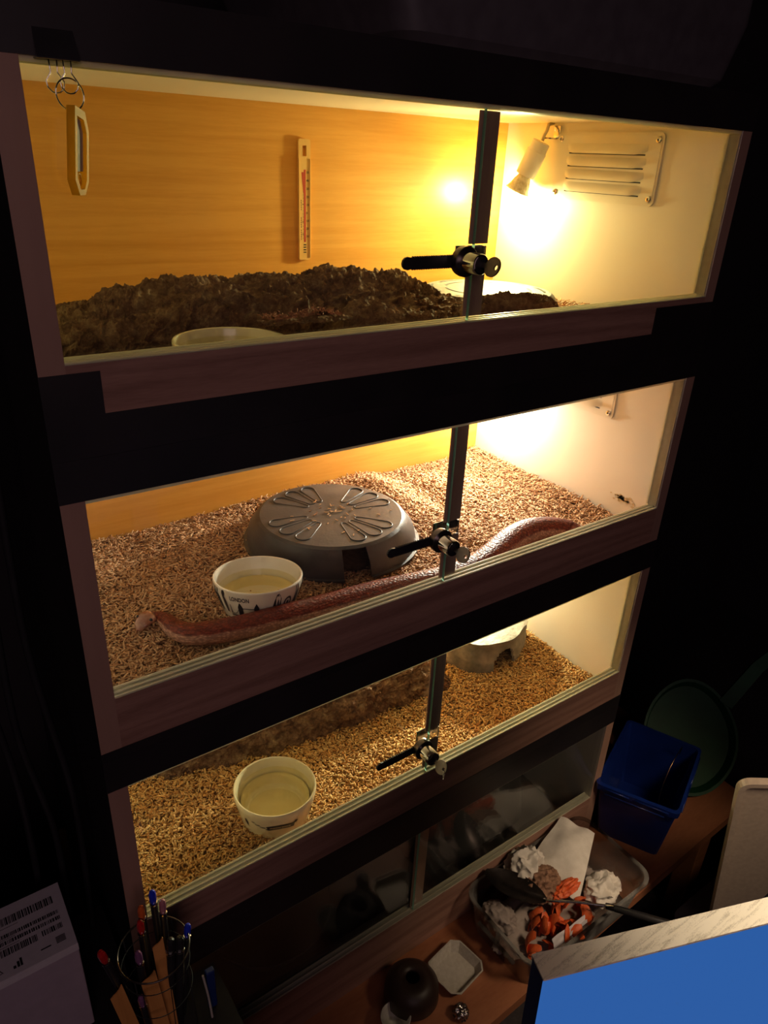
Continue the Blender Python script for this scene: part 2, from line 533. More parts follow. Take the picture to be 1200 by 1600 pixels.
def add_text(bm, s, size, to3, align='LEFT', mi=0, bold=0.0):
    V, F = text_mesh(s, size, align, bold)
    vs = [bm.verts.new(to3(x, y, 0)) for x, y, z in V]
    for f in F:
        try:
            q = bm.faces.new([vs[i] for i in f]); q.material_index = mi
        except ValueError:
            pass


def flat(bm, poly, to3, mi=0):
    f = bm.faces.new([bm.verts.new(to3(u, v, 0)) for u, v in poly]); f.material_index = mi


def copy_tree(o, dz=0.0, dx=0.0, dy=0.0, parent=None):
    c = o.copy()
    COL.objects.link(c)
    if parent is not None:
        c.parent = parent
    else:
        c.location = (o.location.x + dx, o.location.y + dy, o.location.z + dz)
    for ch in list(o.children):
        copy_tree(ch, parent=c)
    return c


def fbm(p, oct_=4, h=0.6):
    return noise.fractal(Vector(p), h, 2.0, oct_)


# ------------------------------------------------------------------ room
def structure(name, bm, m):
    return tag(obj(name, bm, m), kind='structure')


XL, XR, YB, YF, ZF, ZC = -1.5, 3.0, 0.80, -2.7, -1.60, 1.05
structure('floor', bx(XL - .1, XR + .1, YF - .1, YB + .1, ZF - .1, ZF), M_floor)
structure('ceiling', bx(XL - .1, XR + .1, YF - .1, YB + .1, ZC, ZC + .1), M_darkwall)
structure('wall_back', bx(XL - .1, XR + .1, YB, YB + .1, ZF, ZC), M_darkwall)
structure('wall_front', bx(XL - .1, XR + .1, YF - .1, YF, ZF, ZC), M_darkwall)
structure('wall_left', bx(XL - .1, XL, YF, YB, ZF, ZC), M_darkwall)
structure('wall_right', bx(XR, XR + .1, YF, YB, ZF, ZC), M_darkwall)

TZ = -1.153                        # table top
t = empty('table', (0.6, 0.2, ZF), 'brown wooden table that carries the whole vivarium stack', 'table')
bm = B()
prism(bm, [(-0.03, -0.212), (1.22, -0.170), (1.45, -0.165), (1.45, 0.68), (-0.03, 0.68)], lambda u, v, q: Vector((u, v, TZ - q)), 0.028)
obj('tabletop', bm, M_tablewood, t)
for (x, y) in ((0.03, -.13), (1.38, -.10), (0.03, .62), (1.38, .62)):
    obj('leg', bx(x - .025, x + .025, y - .025, y + .025, ZF, TZ - .028, bev=.003), M_tablewood, t)

# ------------------------------------------------------------------ the four vivariums
TH = 0.024
W, D = 1.0, 0.504
VIV = [  # top, opening top, opening bottom, bottom, bottom of bare wood
    dict(top=.386, zt=.338, zb=.096, bot=.005, brown=.047),
    dict(top=.005, zt=-.039, zb=-.289, bot=-.374, brown=-.361),
    dict(top=-.374, zt=-.422, zb=-.671, bot=-.765, brown=-.740),
    dict(top=-.765, zt=-.815, zb=-1.0345, bot=TZ, brown=TZ)]
VLAB = ['top vivarium of the stack with a long cork bark log inside',
        'second vivarium from the top with the red snake and black hide inside',
        'third vivarium from the top with the yellowed water bowl and grey rock cave inside',
        'unlit bottom vivarium of the stack standing on the brown table']


def pane(x0, x1, y0, y1, z0, z1, parent):
    bm = B()
    vs = box(bm, x0, x1, y0, y1, z0, z1)
    bm.normal_update()
    for f in bm.faces:
        f.material_index = 1 if (f.normal.x < -.5 and x0 > .1) else 0
    return obj('sliding_glass_door', bm, [M_glass, M_edge], parent)


vivs = []
for i, v in enumerate(VIV):
    t = empty('vivarium', (0.5, 0.25, v['bot']), VLAB[i], 'vivarium', None)
    vivs.append(t)
    g = 0.0001
    top, bot, zt, zb = v['top'] - g, v['bot'] + g, v['zt'], v['zb']
    for (a, b_) in ((-TH, 0.0), (W, W + TH)):
        bm = B()
        box(bm, a, b_, 0, D + .018, bot, top)
        bm.normal_update()
        inner = 0 if (i < 3 or a > 0) else 2  # bottom unit: left inner face painted dark for its unlit interior
        for f in bm.faces:                       # cream faces, brown front edge
            f.material_index = 1 if f.normal.y < -.5 else (inner if (f.normal.x > .5) == (a < 0) and abs(f.normal.x) > .5 else 2)
        obj('side_panel', bm, [M_white, M_side, M_cab], t)
    ceil_z = top - .035
    bm = bx(0, W, D, D + .012, bot + .018, ceil_z)
    obj('back_panel', bm, M_beech if i < 3 else M_cab, t)  # bottom unit's back is coloured dark to stand for shade
    obj('top_panel', bx(0, W, .0, D + .012, ceil_z, top), M_white, t)
    obj('bottom_panel', bx(0, W, .019, D, bot, bot + .018), M_white if i < 3 else M_cab, t)  # floor of the bottom unit gets the same painted shade
    if zt < ceil_z - .001:
        obj('header_rail', bx(0, W, 0, .018, zt, ceil_z), M_rail, t)
    obj('front_rail', bx(0, W, 0, .0185, bot, zb), M_rail, t)
    # runner: E shaped channel on the rail
    bm = B()
    box(bm, 0, W, .0004, .0185, zb, zb + .0010)
    for yy in (.0004, .0084, .0168):
        box(bm, 0, W, yy, yy + .0016, zb + .0010, zb + (.0030 if yy < .015 else .0036))
    obj('lower_runner', bm, M_chan, t)
    bm = B()
    for yy in (.0018, .0100, .0182):
        box(bm, 0, W, yy, yy + .0012, zt - .0045, zt)
    obj('upper_runner', bm, M_chan, t)
    if i < 3:
        bm = B()
        box(bm, .9965, W, .0015, .019, zb + .0040, zt - .005)
        box(bm, .9940, W, .0190, .0215, zb + .0040, zt - .005)
        obj('side_channel', bm, M_chan, t)
        box_ = None
    # panes and the strip that covers the overlap
    pane(.4865, .9962, .0026, .0076, zb + .0011, zt - .001, t)
    pane(.0005, .5075, .0114, .0160, zb + .0011, zt - .001, t)
    LZ = (.171, -.2086, -.602, None)[i]
    bm = B()
    if LZ is None:
        box(bm, .482, .5125, .0080, .0110, zb + .006, zt - .006, bev=.0008)
    else:
        box(bm, .482, .5125, .0080, .0110, zb + .006, LZ - .006, bev=.0008)
        box(bm, .482, .5125, .0080, .0110, LZ + .018, zt - .006, bev=.0008)
    obj('edge_strip', bm, M_strip, t)
    # tape
    bm = B()
    ty = -.0009
    if i == 0:
        box(bm, -TH - .0006, W + TH + .0006, ty, -.0001, zt, top)
        box(bm, -TH - .0006, .030, ty, -.0001, bot, .0885)
        box(bm, .873, W + TH + .0006, ty, -.0001, bot, .0875)
        box(bm, .030, .873, ty, -.0001, bot, v['brown'])
    elif i == 3:
        box(bm, -TH - .0006, W + TH + .0006, ty, -.0001, zt, top)
    else:
        box(bm, -TH - .0006, W + TH + .0006, ty, -.0001, zt, top)
        box(bm, -TH - .0006, W + TH + .0006, ty, -.0001, bot, v['brown'])
    obj('black_tape', bm, M_tape, t)

# dirt and scuffs that belong to the second vivarium
bm = B()
for k in range(46):
    a = random.gauss(0, 1); b_ = random.gauss(0, 1)
    y = .078 + a * .014; z = -.299 + b_ * .0035
    r = random.uniform(.0008, .003)
    prism(bm, [(y + r * math.cos(q) * 1.5, z + r * math.sin(q)) for q in [2 * PI * j / 7 for j in range(7)]],
          lambda u, w_, q: Vector((.9995 - q, u, w_)), .0003)
obj('dried_smear', bm, plain('ochre_dirt', (0.66, 0.50, 0.27), rough=0.8), vivs[1])


# ------------------------------------------------------------------ loose bedding
def h1(x, y):
    return .037 + .006 * np.sin(7 * x + 1) * np.sin(9 * y)


def h2(x, y):
    z = -.343 + .006 * np.sin(9 * x) * np.sin(8 * y + 1) + .004 * np.sin(23 * x + 2) * np.sin(19 * y)
    z = z + .016 * np.clip((x - .90) / .1, 0, 1) ** 2 * np.clip(y / .5, 0, 1)          # banked against the side wall
    z = z + .020 * np.exp(-((x - .66) / .05) ** 2 - ((y - .42) / .07) ** 2)
    z = z - .012 * np.exp(-((x - .74) / .035) ** 2 - ((y - .36) / .12) ** 2)
    z = z + .012 * np.exp(-((x - .06) / .07) ** 2 - ((y - .36) / .07) ** 2)
    return z


def h3(x, y):
    z = -.732 + .005 * np.sin(8 * x + .5) * np.sin(9 * y) + .003 * np.sin(21 * x) * np.sin(25 * y + 2)
    z = z + .0045 * np.exp(-(((x - .25) / .13) ** 2 + ((y - .09) / .11) ** 2))  # white carton, its dim purplish shade put into the body colour
    return z + .010 * np.clip((x - .92) / .08, 0, 1)


def bedding(name, hf, n, mat, base_mat, label, holes, seed, L=(.006, .013), Wd=(.0017, .0032)):
    r = np.random.default_rng(seed)
    # supporting bed
    nx, ny = 120, 60
    xs = np.linspace(.001, W - .001, nx); ys = np.linspace(.022, D - .001, ny)
    X, Y = np.meshgrid(xs, ys, indexing='ij')
    Z = hf(X, Y) - .003
    V0 = np.stack([X, Y, Z], -1).reshape(-1, 3)
    idx = np.arange(nx * ny).reshape(nx, ny)
    F0 = np.stack([idx[:-1, :-1], idx[1:, :-1], idx[1:, 1:], idx[:-1, 1:]], -1).reshape(-1, 4)
    x = r.uniform(.006, W - .006, n); y = r.uniform(.026, D - .006, n)
    keep = np.ones(n, bool)
    for (cx, cy, rr) in holes:
        keep &= (x - cx) ** 2 + (y - cy) ** 2 > rr * rr
    x, y = x[keep], y[keep]; n = len(x)
    l = r.uniform(*L, n) / 2; wd = r.uniform(*Wd, n) / 2; th = r.uniform(.0007, .0014, n) / 2
    big = r.random(n) < .03
    l[big] *= 1.6; wd[big] *= 1.7
    yaw = r.uniform(0, 2 * PI, n); pit = r.normal(0, .30, n); rol = r.normal(0, .35, n)
    cz = hf(x, y) + r.uniform(-.0015, .0045, n) + np.abs(np.sin(pit)) * l * .5
    T = np.array([[-1, -.7, -1], [1, -.7, -1], [1, .7, -1], [-1, 1, -1], [-1, -.7, 1], [1, -1, 1], [1, .7, 1], [-1, .7, 1]], float)
    P = T[None] * np.stack([l, wd, th], -1)[:, None, :]
    cr, sr = np.cos(rol), np.sin(rol)
    P = np.stack([P[..., 0], P[..., 1] * cr[:, None] - P[..., 2] * sr[:, None], P[..., 1] * sr[:, None] + P[..., 2] * cr[:, None]], -1)
    cp, sp = np.cos(pit), np.sin(pit)
    P = np.stack([P[..., 0] * cp[:, None] - P[..., 2] * sp[:, None], P[..., 1], P[..., 0] * sp[:, None] + P[..., 2] * cp[:, None]], -1)
    cy_, sy_ = np.cos(yaw), np.sin(yaw)
    P = np.stack([P[..., 0] * cy_[:, None] - P[..., 1] * sy_[:, None], P[..., 0] * sy_[:, None] + P[..., 1] * cy_[:, None], P[..., 2]], -1)
    P += np.stack([x, y, cz], -1)[:, None, :]
    P[..., 0] = np.clip(P[..., 0], .001, W - .001); P[..., 1] = np.clip(P[..., 1], .021, D - .001)
    V1 = P.reshape(-1, 3)
    FT = np.array([[0, 3, 2, 1], [4, 5, 6, 7], [0, 1, 5, 4], [1, 2, 6, 5], [2, 3, 7, 6], [3, 0, 4, 7]])
    F1 = (FT[None] + (np.arange(n) * 8)[:, None, None]).reshape(-1, 4) + len(V0)
    V = np.concatenate([V0, V1]); F = np.concatenate([F0, F1])
    me = bpy.data.meshes.new(name)
    me.vertices.add(len(V)); me.vertices.foreach_set('co', V.astype(np.float32).ravel())
    me.loops.add(F.size); me.loops.foreach_set('vertex_index', F.astype(np.int32).ravel())
    me.polygons.add(len(F)); me.polygons.foreach_set('loop_start', (np.arange(len(F)) * 4).astype(np.int32))
    try:
        me.polygons.foreach_set('loop_total', np.full(len(F), 4, np.int32))
    except Exception:
        pass
    mi = np.zeros(len(F), np.int32); mi[:len(F0)] = 1
    me.materials.append(mat); me.materials.append(base_mat)
    me.polygons.foreach_set('material_index', mi)
    me.update(calc_edges=True)
    me.validate()
    o = bpy.data.objects.new(name, me)
    COL.objects.link(o)
    return tag(o, label, 'bedding', None, 'stuff')


M_bed = plain('bedding_dust', (0.30, 0.15, 0.07), (0.20, 0.09, 0.04), rough=0.9, scale=120)
M_bed3 = plain('golden_bedding_dust', (0.38, 0.19, 0.06), (0.26, 0.12, 0.03), rough=0.9, scale=120)
bedding('wood_chip_bedding', h1, 6000, M_chips, M_bed, 'wood chip bedding around the cork log in the top vivarium', [(.195, .085, .06)], 1)
bedding('wood_chip_bedding', h2, 52000, M_chips, M_bed, 'pale wood chip bedding under the snake in the second vivarium', [(.257, .157, .050), (.469, .291, .12)], 2)
bedding('wood_chip_bedding', h3, 46000, M_chips3, M_bed3, 'golden wood chip bedding around the grey cave in the third vivarium', [(.252, .112, .052)], 3, L=(.005, .010), Wd=(.0018, .0034))

# ------------------------------------------------------------------ lamps
def make_lamp(i):
    dz = VIV[i]['top'] - VIV[0]['top']
    lab = ['lit spot lamp in a white ceramic holder beside the full louvred vent',
           'lit spot lamp behind the black tape of the second vivarium',
           'lit spot lamp above the grey rock cave in the third vivarium'][i]
    base = Vector((.999, .372, .330 + dz))
    t = empty('spot_lamp', base, lab, 'lamp', 'vivarium lamps')
    a = Vector((.968, .378, .318 + dz)); f = Vector((.951, .4095, .2325 + dz))
    d = (f - a).normalized()
    L_ = (f - a).length
    bm = B()
    box(bm, .9965, .9995, base.y - .010, base.y + .006, base.z - .006, base.z + .016, bev=.0008)
    box(bm, .972, .9975, base.y - .004, base.y + .004, base.z - .007, base.z - .0045)
    cyl(bm, (.9965, base.y - .004, base.z + .009), (.9945, base.y - .004, base.z + .009), .0035, seg=12)
    obj('wall_bracket', bm, M_chrome, t, smooth=True, auto=30)
    bm = B()
    tube(bm, [a - d * .002, a - d * .009 + Vector((0, 0, .003)), a - d * .012 + Vector((.006, .002, .008)), Vector((.985, .382, .347 + dz)), Vector((.998, .382, .350 + dz))], .0032, seg=10)
    obj('cable', bm, plain('cream_cable', (0.72, 0.62, 0.42), rough=.5), t, smooth=True)
    bm = B()
    tube(bm, [a, a + d * .001, a + d * .016, a + d * .017, a + d * .0172, a + d * .062, a + d * .063],
         [.0145, .0168, .0175, .0175, .0190, .0188, .0178], seg=32)
    obj('lamp_holder', bm, M_socket, t, smooth=True, auto=35)
    bm = B()
    tube(bm, [a + d * .060, a + d * .066, a + d * .074, a + d * .086, f - d * .001], [.0125, .0130, .0165, .0205, .0232], seg=32, cap=False)
    tube(bm, [f - d * .001, f - d * .0005, f], [.0228, .0245, .0245], seg=32, cap=False)
    bulb = obj('reflector_bulb', bm, M_bulbglass, t, smooth=True)
    bm = B()
    s, u = frame_axes(d)
    ring = [bm.verts.new(f + (s * math.cos(q) + u * math.sin(q)) * .0225) for q in [2 * PI * k / 32 for k in range(32)]]
    bm.faces.new(ring)
    obj('glowing_face', bm, M_lampface[i], bulb)
    ld = bpy.data.lights.new('bulb_light', 'POINT')
    ld.energy = LAMP_POWER[i]; ld.color = LAMP_COLOR[i]; ld.shadow_soft_size = .011
    lo = bpy.data.objects.new('bulb_light', ld)
    COL.objects.link(lo)
    lo.parent = t
    lo.location = f + d * .014 - base
    # added spot, aimed off the bulb's axis to brighten the far left
    sd_ = bpy.data.lights.new('tank_fill_beam', 'SPOT')
    sd_.energy = BEAM_POWER[i]; sd_.color = LAMP_COLOR[i]; sd_.shadow_soft_size = .015
    sd_.spot_size = math.radians(125); sd_.spot_blend = 1.0
    so = bpy.data.objects.new('tank_fill_beam', sd_)
    COL.objects.link(so)
    so.parent = t
    so.location = f + d * .016 - base
    so.rotation_euler = Vector((-.86, -.42, -.24)).to_track_quat('-Z', 'Y').to_euler()
    return t


for i in range(3): make_lamp(i)


# ------------------------------------------------------------------ louvred vents on the right wall
def make_vent():
    y0, y1, z0, z1 = .132, .364, .2235, .3355
    t = empty('louvred_vent', (.9995, .248, z0), 'cream metal vent with four louvres in the top vivarium', 'vent', 'louvred vents')
    bm = B()
    T3 = lambda u, v_, q: Vector((.9995 - q, u, v_))
    prism(bm, rrect(y0, y1, z0, z1, .009), T3, .0032)
    prism(bm, rrect(y0 + .004, y1 - .004, z0 + .004, z1 - .004, .008), lambda u, v_, q: Vector((.9995 - .0031 - q, u, v_)), .0008)
    # louvres: bulging slats open at the lower edge
    ys0, ys1 = y0 + .028, y1 - .028
    for k in range(4):
        zc = z1 - .030 - k * .0212
        n = 26; m_ = 6
        rows = []
        for a in range(n + 1):
            yy = ys0 + (ys1 - ys0) * a / n
            e = min(1, min(a, n - a) / 3.0); e = math.sin(e * PI / 2)
            row = []
            for b_ in range(m_ + 1):
                q = b_ / m_
                row.append(bm.verts.new((.9957 - .0085 * e * math.sin(q * PI / 2) ** 1.1, yy, zc + .0125 - .0165 * q + (1 - e) * (.006 * q))))
            rows.append(row)
        for a in range(n):
            for b_ in range(m_):
                bm.faces.new((rows[a][b_], rows[a + 1][b_], rows[a + 1][b_ + 1], rows[a][b_ + 1]))
    plate = obj('vent_plate', bm, M_vent, t, smooth=True, auto=40, recalc=True)
    bm = B()
    for k in range(4):
        zc = z1 - .030 - k * .0212
        box(bm, .9953, .9962, ys0 + .004, ys1 - .004, zc - .0052, zc - .0030)
    obj('slot_shadow_gap', bm, M_groove, t)
    for (yy, zz) in ((y0 + .010, z0 + .011), (y1 - .010, z0 + .011), (y0 + .010, z1 - .011), (y1 - .010, z1 - .011)):
        bm = B()
        tube(bm, [(.9957, yy, zz), (.9945, yy, zz), (.9932, yy, zz), (.9926, yy, zz)], [.0052, .0052, .0042, .0018], seg=18, mi=0)
        for a in (0.5, 0.5 + PI / 2):
            m4 = Matrix.Translation((.9924, yy, zz)) @ Matrix.Rotation(a, 4, 'X')
            box(bm, -.0003, .0004, -.0022, .0022, -.0005, .0005, mi=1, mtx=m4)
        obj('screw', bm, [M_chrome, M_groove], t, smooth=True, auto=30)
    return t


vent = make_vent()
v2 = copy_tree(vent, dz=VIV[1]['top'] - VIV[0]['top'] - .0)
v2['label'] = 'cream metal vent showing one screwed corner in the second vivarium'
v2.location.z += .003


# ------------------------------------------------------------------ thermometers on the back wall
def make_therm():
    xc, z0, z1 = .5323, .1085, .301
    yb = D - .0002
    hw = .0115
    t = empty('thermometer', (xc, yb, z0), 'cream plastic strip thermometer with red column on the top back wall', 'thermometer', 'stick thermometers')
    T3 = lambda u, v_, q: Vector((xc + u, yb - q, z0 + v_))
    H = z1 - z0
    bm = B()
    # frame ring and back with a hanging hole near the top
    outer = rrect(-hw, hw, 0, H, .006)
    prism(bm, [(-hw, H - .026)] + [(-hw + .004 - .004 * math.cos(a), .004 - .004 * math.sin(a)) for a in (0, .5, 1.05, 1.57)] + [(hw - .004 + .004 * math.sin(a), .004 - .004 * math.cos(a)) for a in (0, .5, 1.05, 1.57)] + [(hw, H - .026)], T3, .0050)
    prism(bm, [(-hw, H - .026), (-.0038, H - .026), (-.0038, H - .010), (-hw, H - .010)], T3, .0050)
    prism(bm, [(.0038, H - .026), (hw, H - .026), (hw, H - .010), (.0038, H - .010)], T3, .0050)
    prism(bm, [(-hw, H - .010), (hw, H - .010)] + [(hw - .004 + .004 * math.cos(a), H - .004 + .004 * math.sin(a)) for a in (0, .5, 1.05, 1.57)] + [(-hw + .004 - .004 * math.sin(a), H - .004 + .004 * math.cos(a)) for a in (0, .5, 1.05, 1.57)], T3, .0050)
    for s_ in (-1, 1):
        prism(bm, [(s_ * hw, .004), (s_ * (hw - .0015), .004), (s_ * (hw - .0015), H - .030), (s_ * hw, H - .030)], lambda u, v_, q: Vector((xc + u, yb - .005 - q, z0 + v_)), .0012)
    obj('body', bm, M_therm, t)
    F3 = lambda u, v_, q: Vector((xc + u, yb - .00515, z0 + v_))
    bm = B()
    flat(bm, [(-.0015, .030), (.0022, .030), (.0022, .146), (-.0015, .146)], F3)
    flat(bm, [(-.0060, .142), (-.0018, .142), (-.0018, .108), (-.0028, .112)], F3)
    obj('red_column', bm, M_redprint, t)
    bm = B()
    for k, s_ in enumerate(['50', '40', '30', '20', '10', '0', '10', '20', '30']):
        zz = .140 - k * .0128
        add_text(bm, s_, .0052, lambda x, y, q, zz=zz: F3(x + .0032, zz + y, 0), bold=.0001)
    for k in range(22):
        zz = .036 + k * .005
        flat(bm, [(-.0036, zz), (-.0022, zz), (-.0022, zz + .0006), (-.0036, zz + .0006)], F3)
    for zz in (.042, .062, .090):
        flat(bm, [(-.0040, zz), (-.0020, zz + .0014), (-.0040, zz + .0028)], F3)
        for k in range(5):
            flat(bm, [(-.0075, zz - .008 + k * .0036), (-.0062, zz - .008 + k * .0036), (-.0062, zz - .0058 + k * .0036), (-.0075, zz - .0058 + k * .0036)], F3)
    for k in range(4):
        flat(bm, [(-.0025, .012 + k * .0042), (.0028, .012 + k * .0042), (.0028, .0138 + k * .0042), (-.0025, .0138 + k * .0042)], F3)
    obj('scale_print', bm, M_print, t)
    return t


th = make_therm()
th2 = copy_tree(th, dz=-.3765, dx=.004)
th2['label'] = 'cream thermometer whose lower end hangs below the tape in the second vivarium'


# ------------------------------------------------------------------ showcase locks
def make_lock(i, c, key_turn, ring=False):
    cx, cz = c
    lab = ['black ratchet glass door lock on the top vivarium', 'black ratchet glass door lock in front of the charcoal hide',
           'black ratchet glass door lock with a ringed key on the third vivarium'][i]
    t = empty('showcase_lock', (cx, 0, cz), lab, 'lock', 'ratchet glass door locks')
    # ratchet bar with saw teeth on both edges
    poly = []
    x0, x1 = cx - .090, cx + .006
    h = .0062
    n = 24
    for k in range(n):
        xx = x0 + .014 + (x1 - x0 - .014) * k / n
        poly += [(xx, -h), (xx + (x1 - x0 - .014) / n * .5, -h - .0016)]
    poly.append((x1, -h)); poly.append((x1, h))
    for k in reversed(range(n)):
        xx = x0 + .014 + (x1 - x0 - .014) * k / n
        poly += [(xx + (x1 - x0 - .014) / n * .5, h + .0016), (xx, h)]
    for k in range(7):
        a = PI / 2 + PI * k / 6
        poly.append((x0 + .008 + .0078 * math.cos(a), .0074 * math.sin(a)))
    bm = B()
    prism(bm, poly, lambda u, v_, q: Vector((u, .0022 - q, cz + v_)), .0026)
    obj('ratchet_bar', bm, M_black, t)
    bm = B()
    box(bm, cx + .004, cx + .0455, .0182, .0200, cz - .0055, cz + .0155, bev=.0005)
    box(bm, cx + .0430, cx + .0455, .0085, .0200, cz - .0055, cz + .0155, bev=.0005)
    obj('hook_plate', bm, M_chrome, t)
    bm = B()
    tube(bm, [(cx, .0020, cz), (cx, -.0030, cz), (cx, -.0090, cz), (cx, -.0100, cz), (cx, -.0102, cz)], [.0165, .0178, .0178, .0168, .012], seg=40)
    obj('collar', bm, M_steel_dark, t, smooth=True, auto=35)
    bm = B()
    tube(bm, [(cx, -.0100, cz), (cx, -.0330, cz), (cx, -.0345, cz), (cx, -.0346, cz)], [.0122, .0122, .0112, .0100], seg=40)
    c_ = obj('lock_cylinder', bm, M_chrome, t, smooth=True, auto=35)
    bm = B()
    cyl(bm, (cx, -.0347, cz), (cx, -.0352, cz), .0098, seg=32)
    obj('keyway_face', bm, M_black, c_)
    # key: blade root plus oval bow with a hole
    ax = Vector((math.sin(key_turn), 0, math.cos(key_turn)))        # bow width direction
    out = Vector((0, -1, 0))
    nn = ax.cross(out).normalized()
    bm = B()
    P0 = Vector((cx, -.0352, cz))
    def K(u, v_, q): return P0 + out * u + ax * v_ + nn * (q - .001)
    prism(bm, [(-.004, -.003), (.008, -.003), (.008, .003), (-.004, .003)], K, .002)
    n = 28
    bo, bi = [], []
    for k in range(n):
        a = 2 * PI * k / n
        bo.append((.0185 + .0120 * math.cos(a), .0115 * math.sin(a)))
        bi.append((.0245 + .0028 * math.cos(a), .0030 * math.sin(a)))
    for q0, flip in ((0, False), (.002, True)):
        pass
    VO = [[bm.verts.new(K(u, v_, q)) for u, v_ in bo] for q in (0, .002)]
    VI = [[bm.verts.new(K(u, v_, q)) for u, v_ in bi] for q in (0, .002)]
    for k in range(n):
        k2 = (k + 1) % n
        bm.faces.new((VO[0][k], VO[0][k2], VI[0][k2], VI[0][k]))
        bm.faces.new((VO[1][k], VI[1][k], VI[1][k2], VO[1][k2]))
        bm.faces.new((VO[0][k], VO[1][k], VO[1][k2], VO[0][k2]))
        bm.faces.new((VI[0][k], VI[0][k2], VI[1][k2], VI[1][k]))
    kk = obj('key', bm, M_steel_dark, t)
    if ring:
        bm = B()
        cc = K(.0265, 0, .001) + Vector((0, 0, -.0085))
        tube(bm, [cc + Vector((.0085 * math.cos(a) * .8, .0085 * math.cos(a) * .6, .0085 * math.sin(a))) for a in [2 * PI * k / 32 for k in range(32)]], .0006, seg=8, closed=True)
        obj('key_ring', bm, M_chrome, kk, smooth=True)
    return t


make_lock(0, (.466, .171), .35)
make_lock(1, (.4665, -.2086), .45)
make_lock(2, (.4675, -.602), .55, ring=True)


# ------------------------------------------------------------------ cork bark
def cork(name, ridge, yc, hw_front, hw_back, base, label, seed, cat='cork bark', amp=.012, nx=300, ny=70, arch=PI, endcap=True):
    """rugged half log: ridge = [(x, z_top)], yc(x) line of its crest"""
    xs = [r[0] for r in ridge]; zs = [r[1] for r in ridge]
    bm = B()
    rows = []
    off = Vector((seed * 3.1, seed * 1.7, seed * 2.3))
    for a in range(nx + 1):
        x = xs[0] + (xs[-1] - xs[0]) * a / nx
        zt_ = float(np.interp(x, xs, zs))
        y0 = yc(x)
        e = min(1, (x - xs[0]) / .03, (xs[-1] - x) / .03)
        e = max(e, 0) ** .5
        row = []
        for b_ in range(ny + 1):
            th_ = -.12 + (PI + .24) * b_ / ny
            c_, s_ = math.cos(th_), math.sin(th_)
            hw = hw_front if c_ > 0 else hw_back
            sh = abs(s_) ** .75 * (1 if s_ > 0 else -1)
            p = Vector((x, y0 - c_ * hw * (.55 + .45 * e), base + (zt_ - base - amp * .5) * sh * (.35 + .65 * e)))
            q = p * 1.0 + off
            big = fbm((q.x * 9, q.y * 15, q.z * 15), 2) * amp * .7
            ridged = (1 - abs(fbm((q.x * 26 + 5, q.y * 40, q.z * 40), 4))) ** 2
            mid = (ridged - .6) * amp * .8
            crack = -max(0, .25 - abs(noise.noise(Vector((q.x * 18, q.y * 9, q.z * 30))))) * amp * 2.2
            fine = noise.noise(Vector((q.x * 130, q.y * 170, q.z * 170))) * amp * .22
            nrm = Vector((0, -c_, max(s_, 0))).normalized()
            xo = noise.noise(Vector((q.x * 30, q.y * 50 + 9, q.z * 50))) * .004
            row.append(bm.verts.new(p + nrm * (big + mid + crack + fine) + Vector((xo, 0, 0))))
        rows.append(row)
    for a in range(nx):
        for b_ in range(ny):
            bm.faces.new((rows[a][b_], rows[a + 1][b_], rows[a + 1][b_ + 1], rows[a][b_ + 1]))
    for rr in (rows[0], rows[-1]):
        c_ = bm.verts.new(Vector((sum(v_.co.x for v_ in rr) / len(rr), sum(v_.co.y for v_ in rr) / len(rr), base + .01)))
        for b_ in range(ny):
            bm.faces.new((rr[b_], rr[b_ + 1], c_))
    return obj(name, bm, M_cork, None, smooth=False, label=label, cat=cat)


cork('cork_bark', [(-.0 + .012, .088), (.0558, .0995), (.0873, .109), (.12, .1195), (.17, .125), (.24, .1285), (.32, .1305), (.41, .1315), (.495, .1335),
                   (.555, .1235), (.607, .1085), (.66, .093), (.69, .082)],
     lambda x: .275 - .02 * x, .105, .075, .030, 'long rugged cork bark log lying along the back wall of the top vivarium', 3, amp=.014)
cork('cork_bark', [(.012, .085), (.05, .098), (.10, .100), (.15, .104), (.18, .112), (.21, .124), (.25, .128), (.30, .126), (.345, .118), (.375, .098)],
     lambda x: .178 + .008 * math.sin(9 * x), .026, .050, .030, 'dark cork bark half tube in front of the long log, above the cream bowl rim', 8, amp=.013, nx=220, ny=60)
cork('cork_bark', [(.36, .085), (.40, .103), (.43, .108), (.47, .100), (.52, .092), (.58, .086), (.61, .078)],
     lambda x: .130 + .03 * math.sin(7 * x), .050, .055, .030, 'knobbly cork bark lump below the thermometer, left of the lock', 12, amp=.012, nx=180, ny=50)
cork('cork_bark', [(.552, .098), (.590, .1145), (.658, .114), (.70, .110), (.742, .101), (.768, .086)],
     lambda x: .098, .030, .034, .030, 'short cork bark piece in front of the grey slotted hide', 17, amp=.009, nx=140, ny=44)
cork('cork_bark', [(.10, -.690), (.20, -.672), (.30, -.665), (.42, -.658), (.52, -.652), (.62, -.650), (.70, -.662), (.73, -.69)],
     lambda x: .330 - .115 * x + .01 * math.sin(12 * x), .052, .060, -.742, 'pale cork bark half log lying behind the yellowed bowl in the third vivarium', 23, amp=.013, nx=280, ny=60)

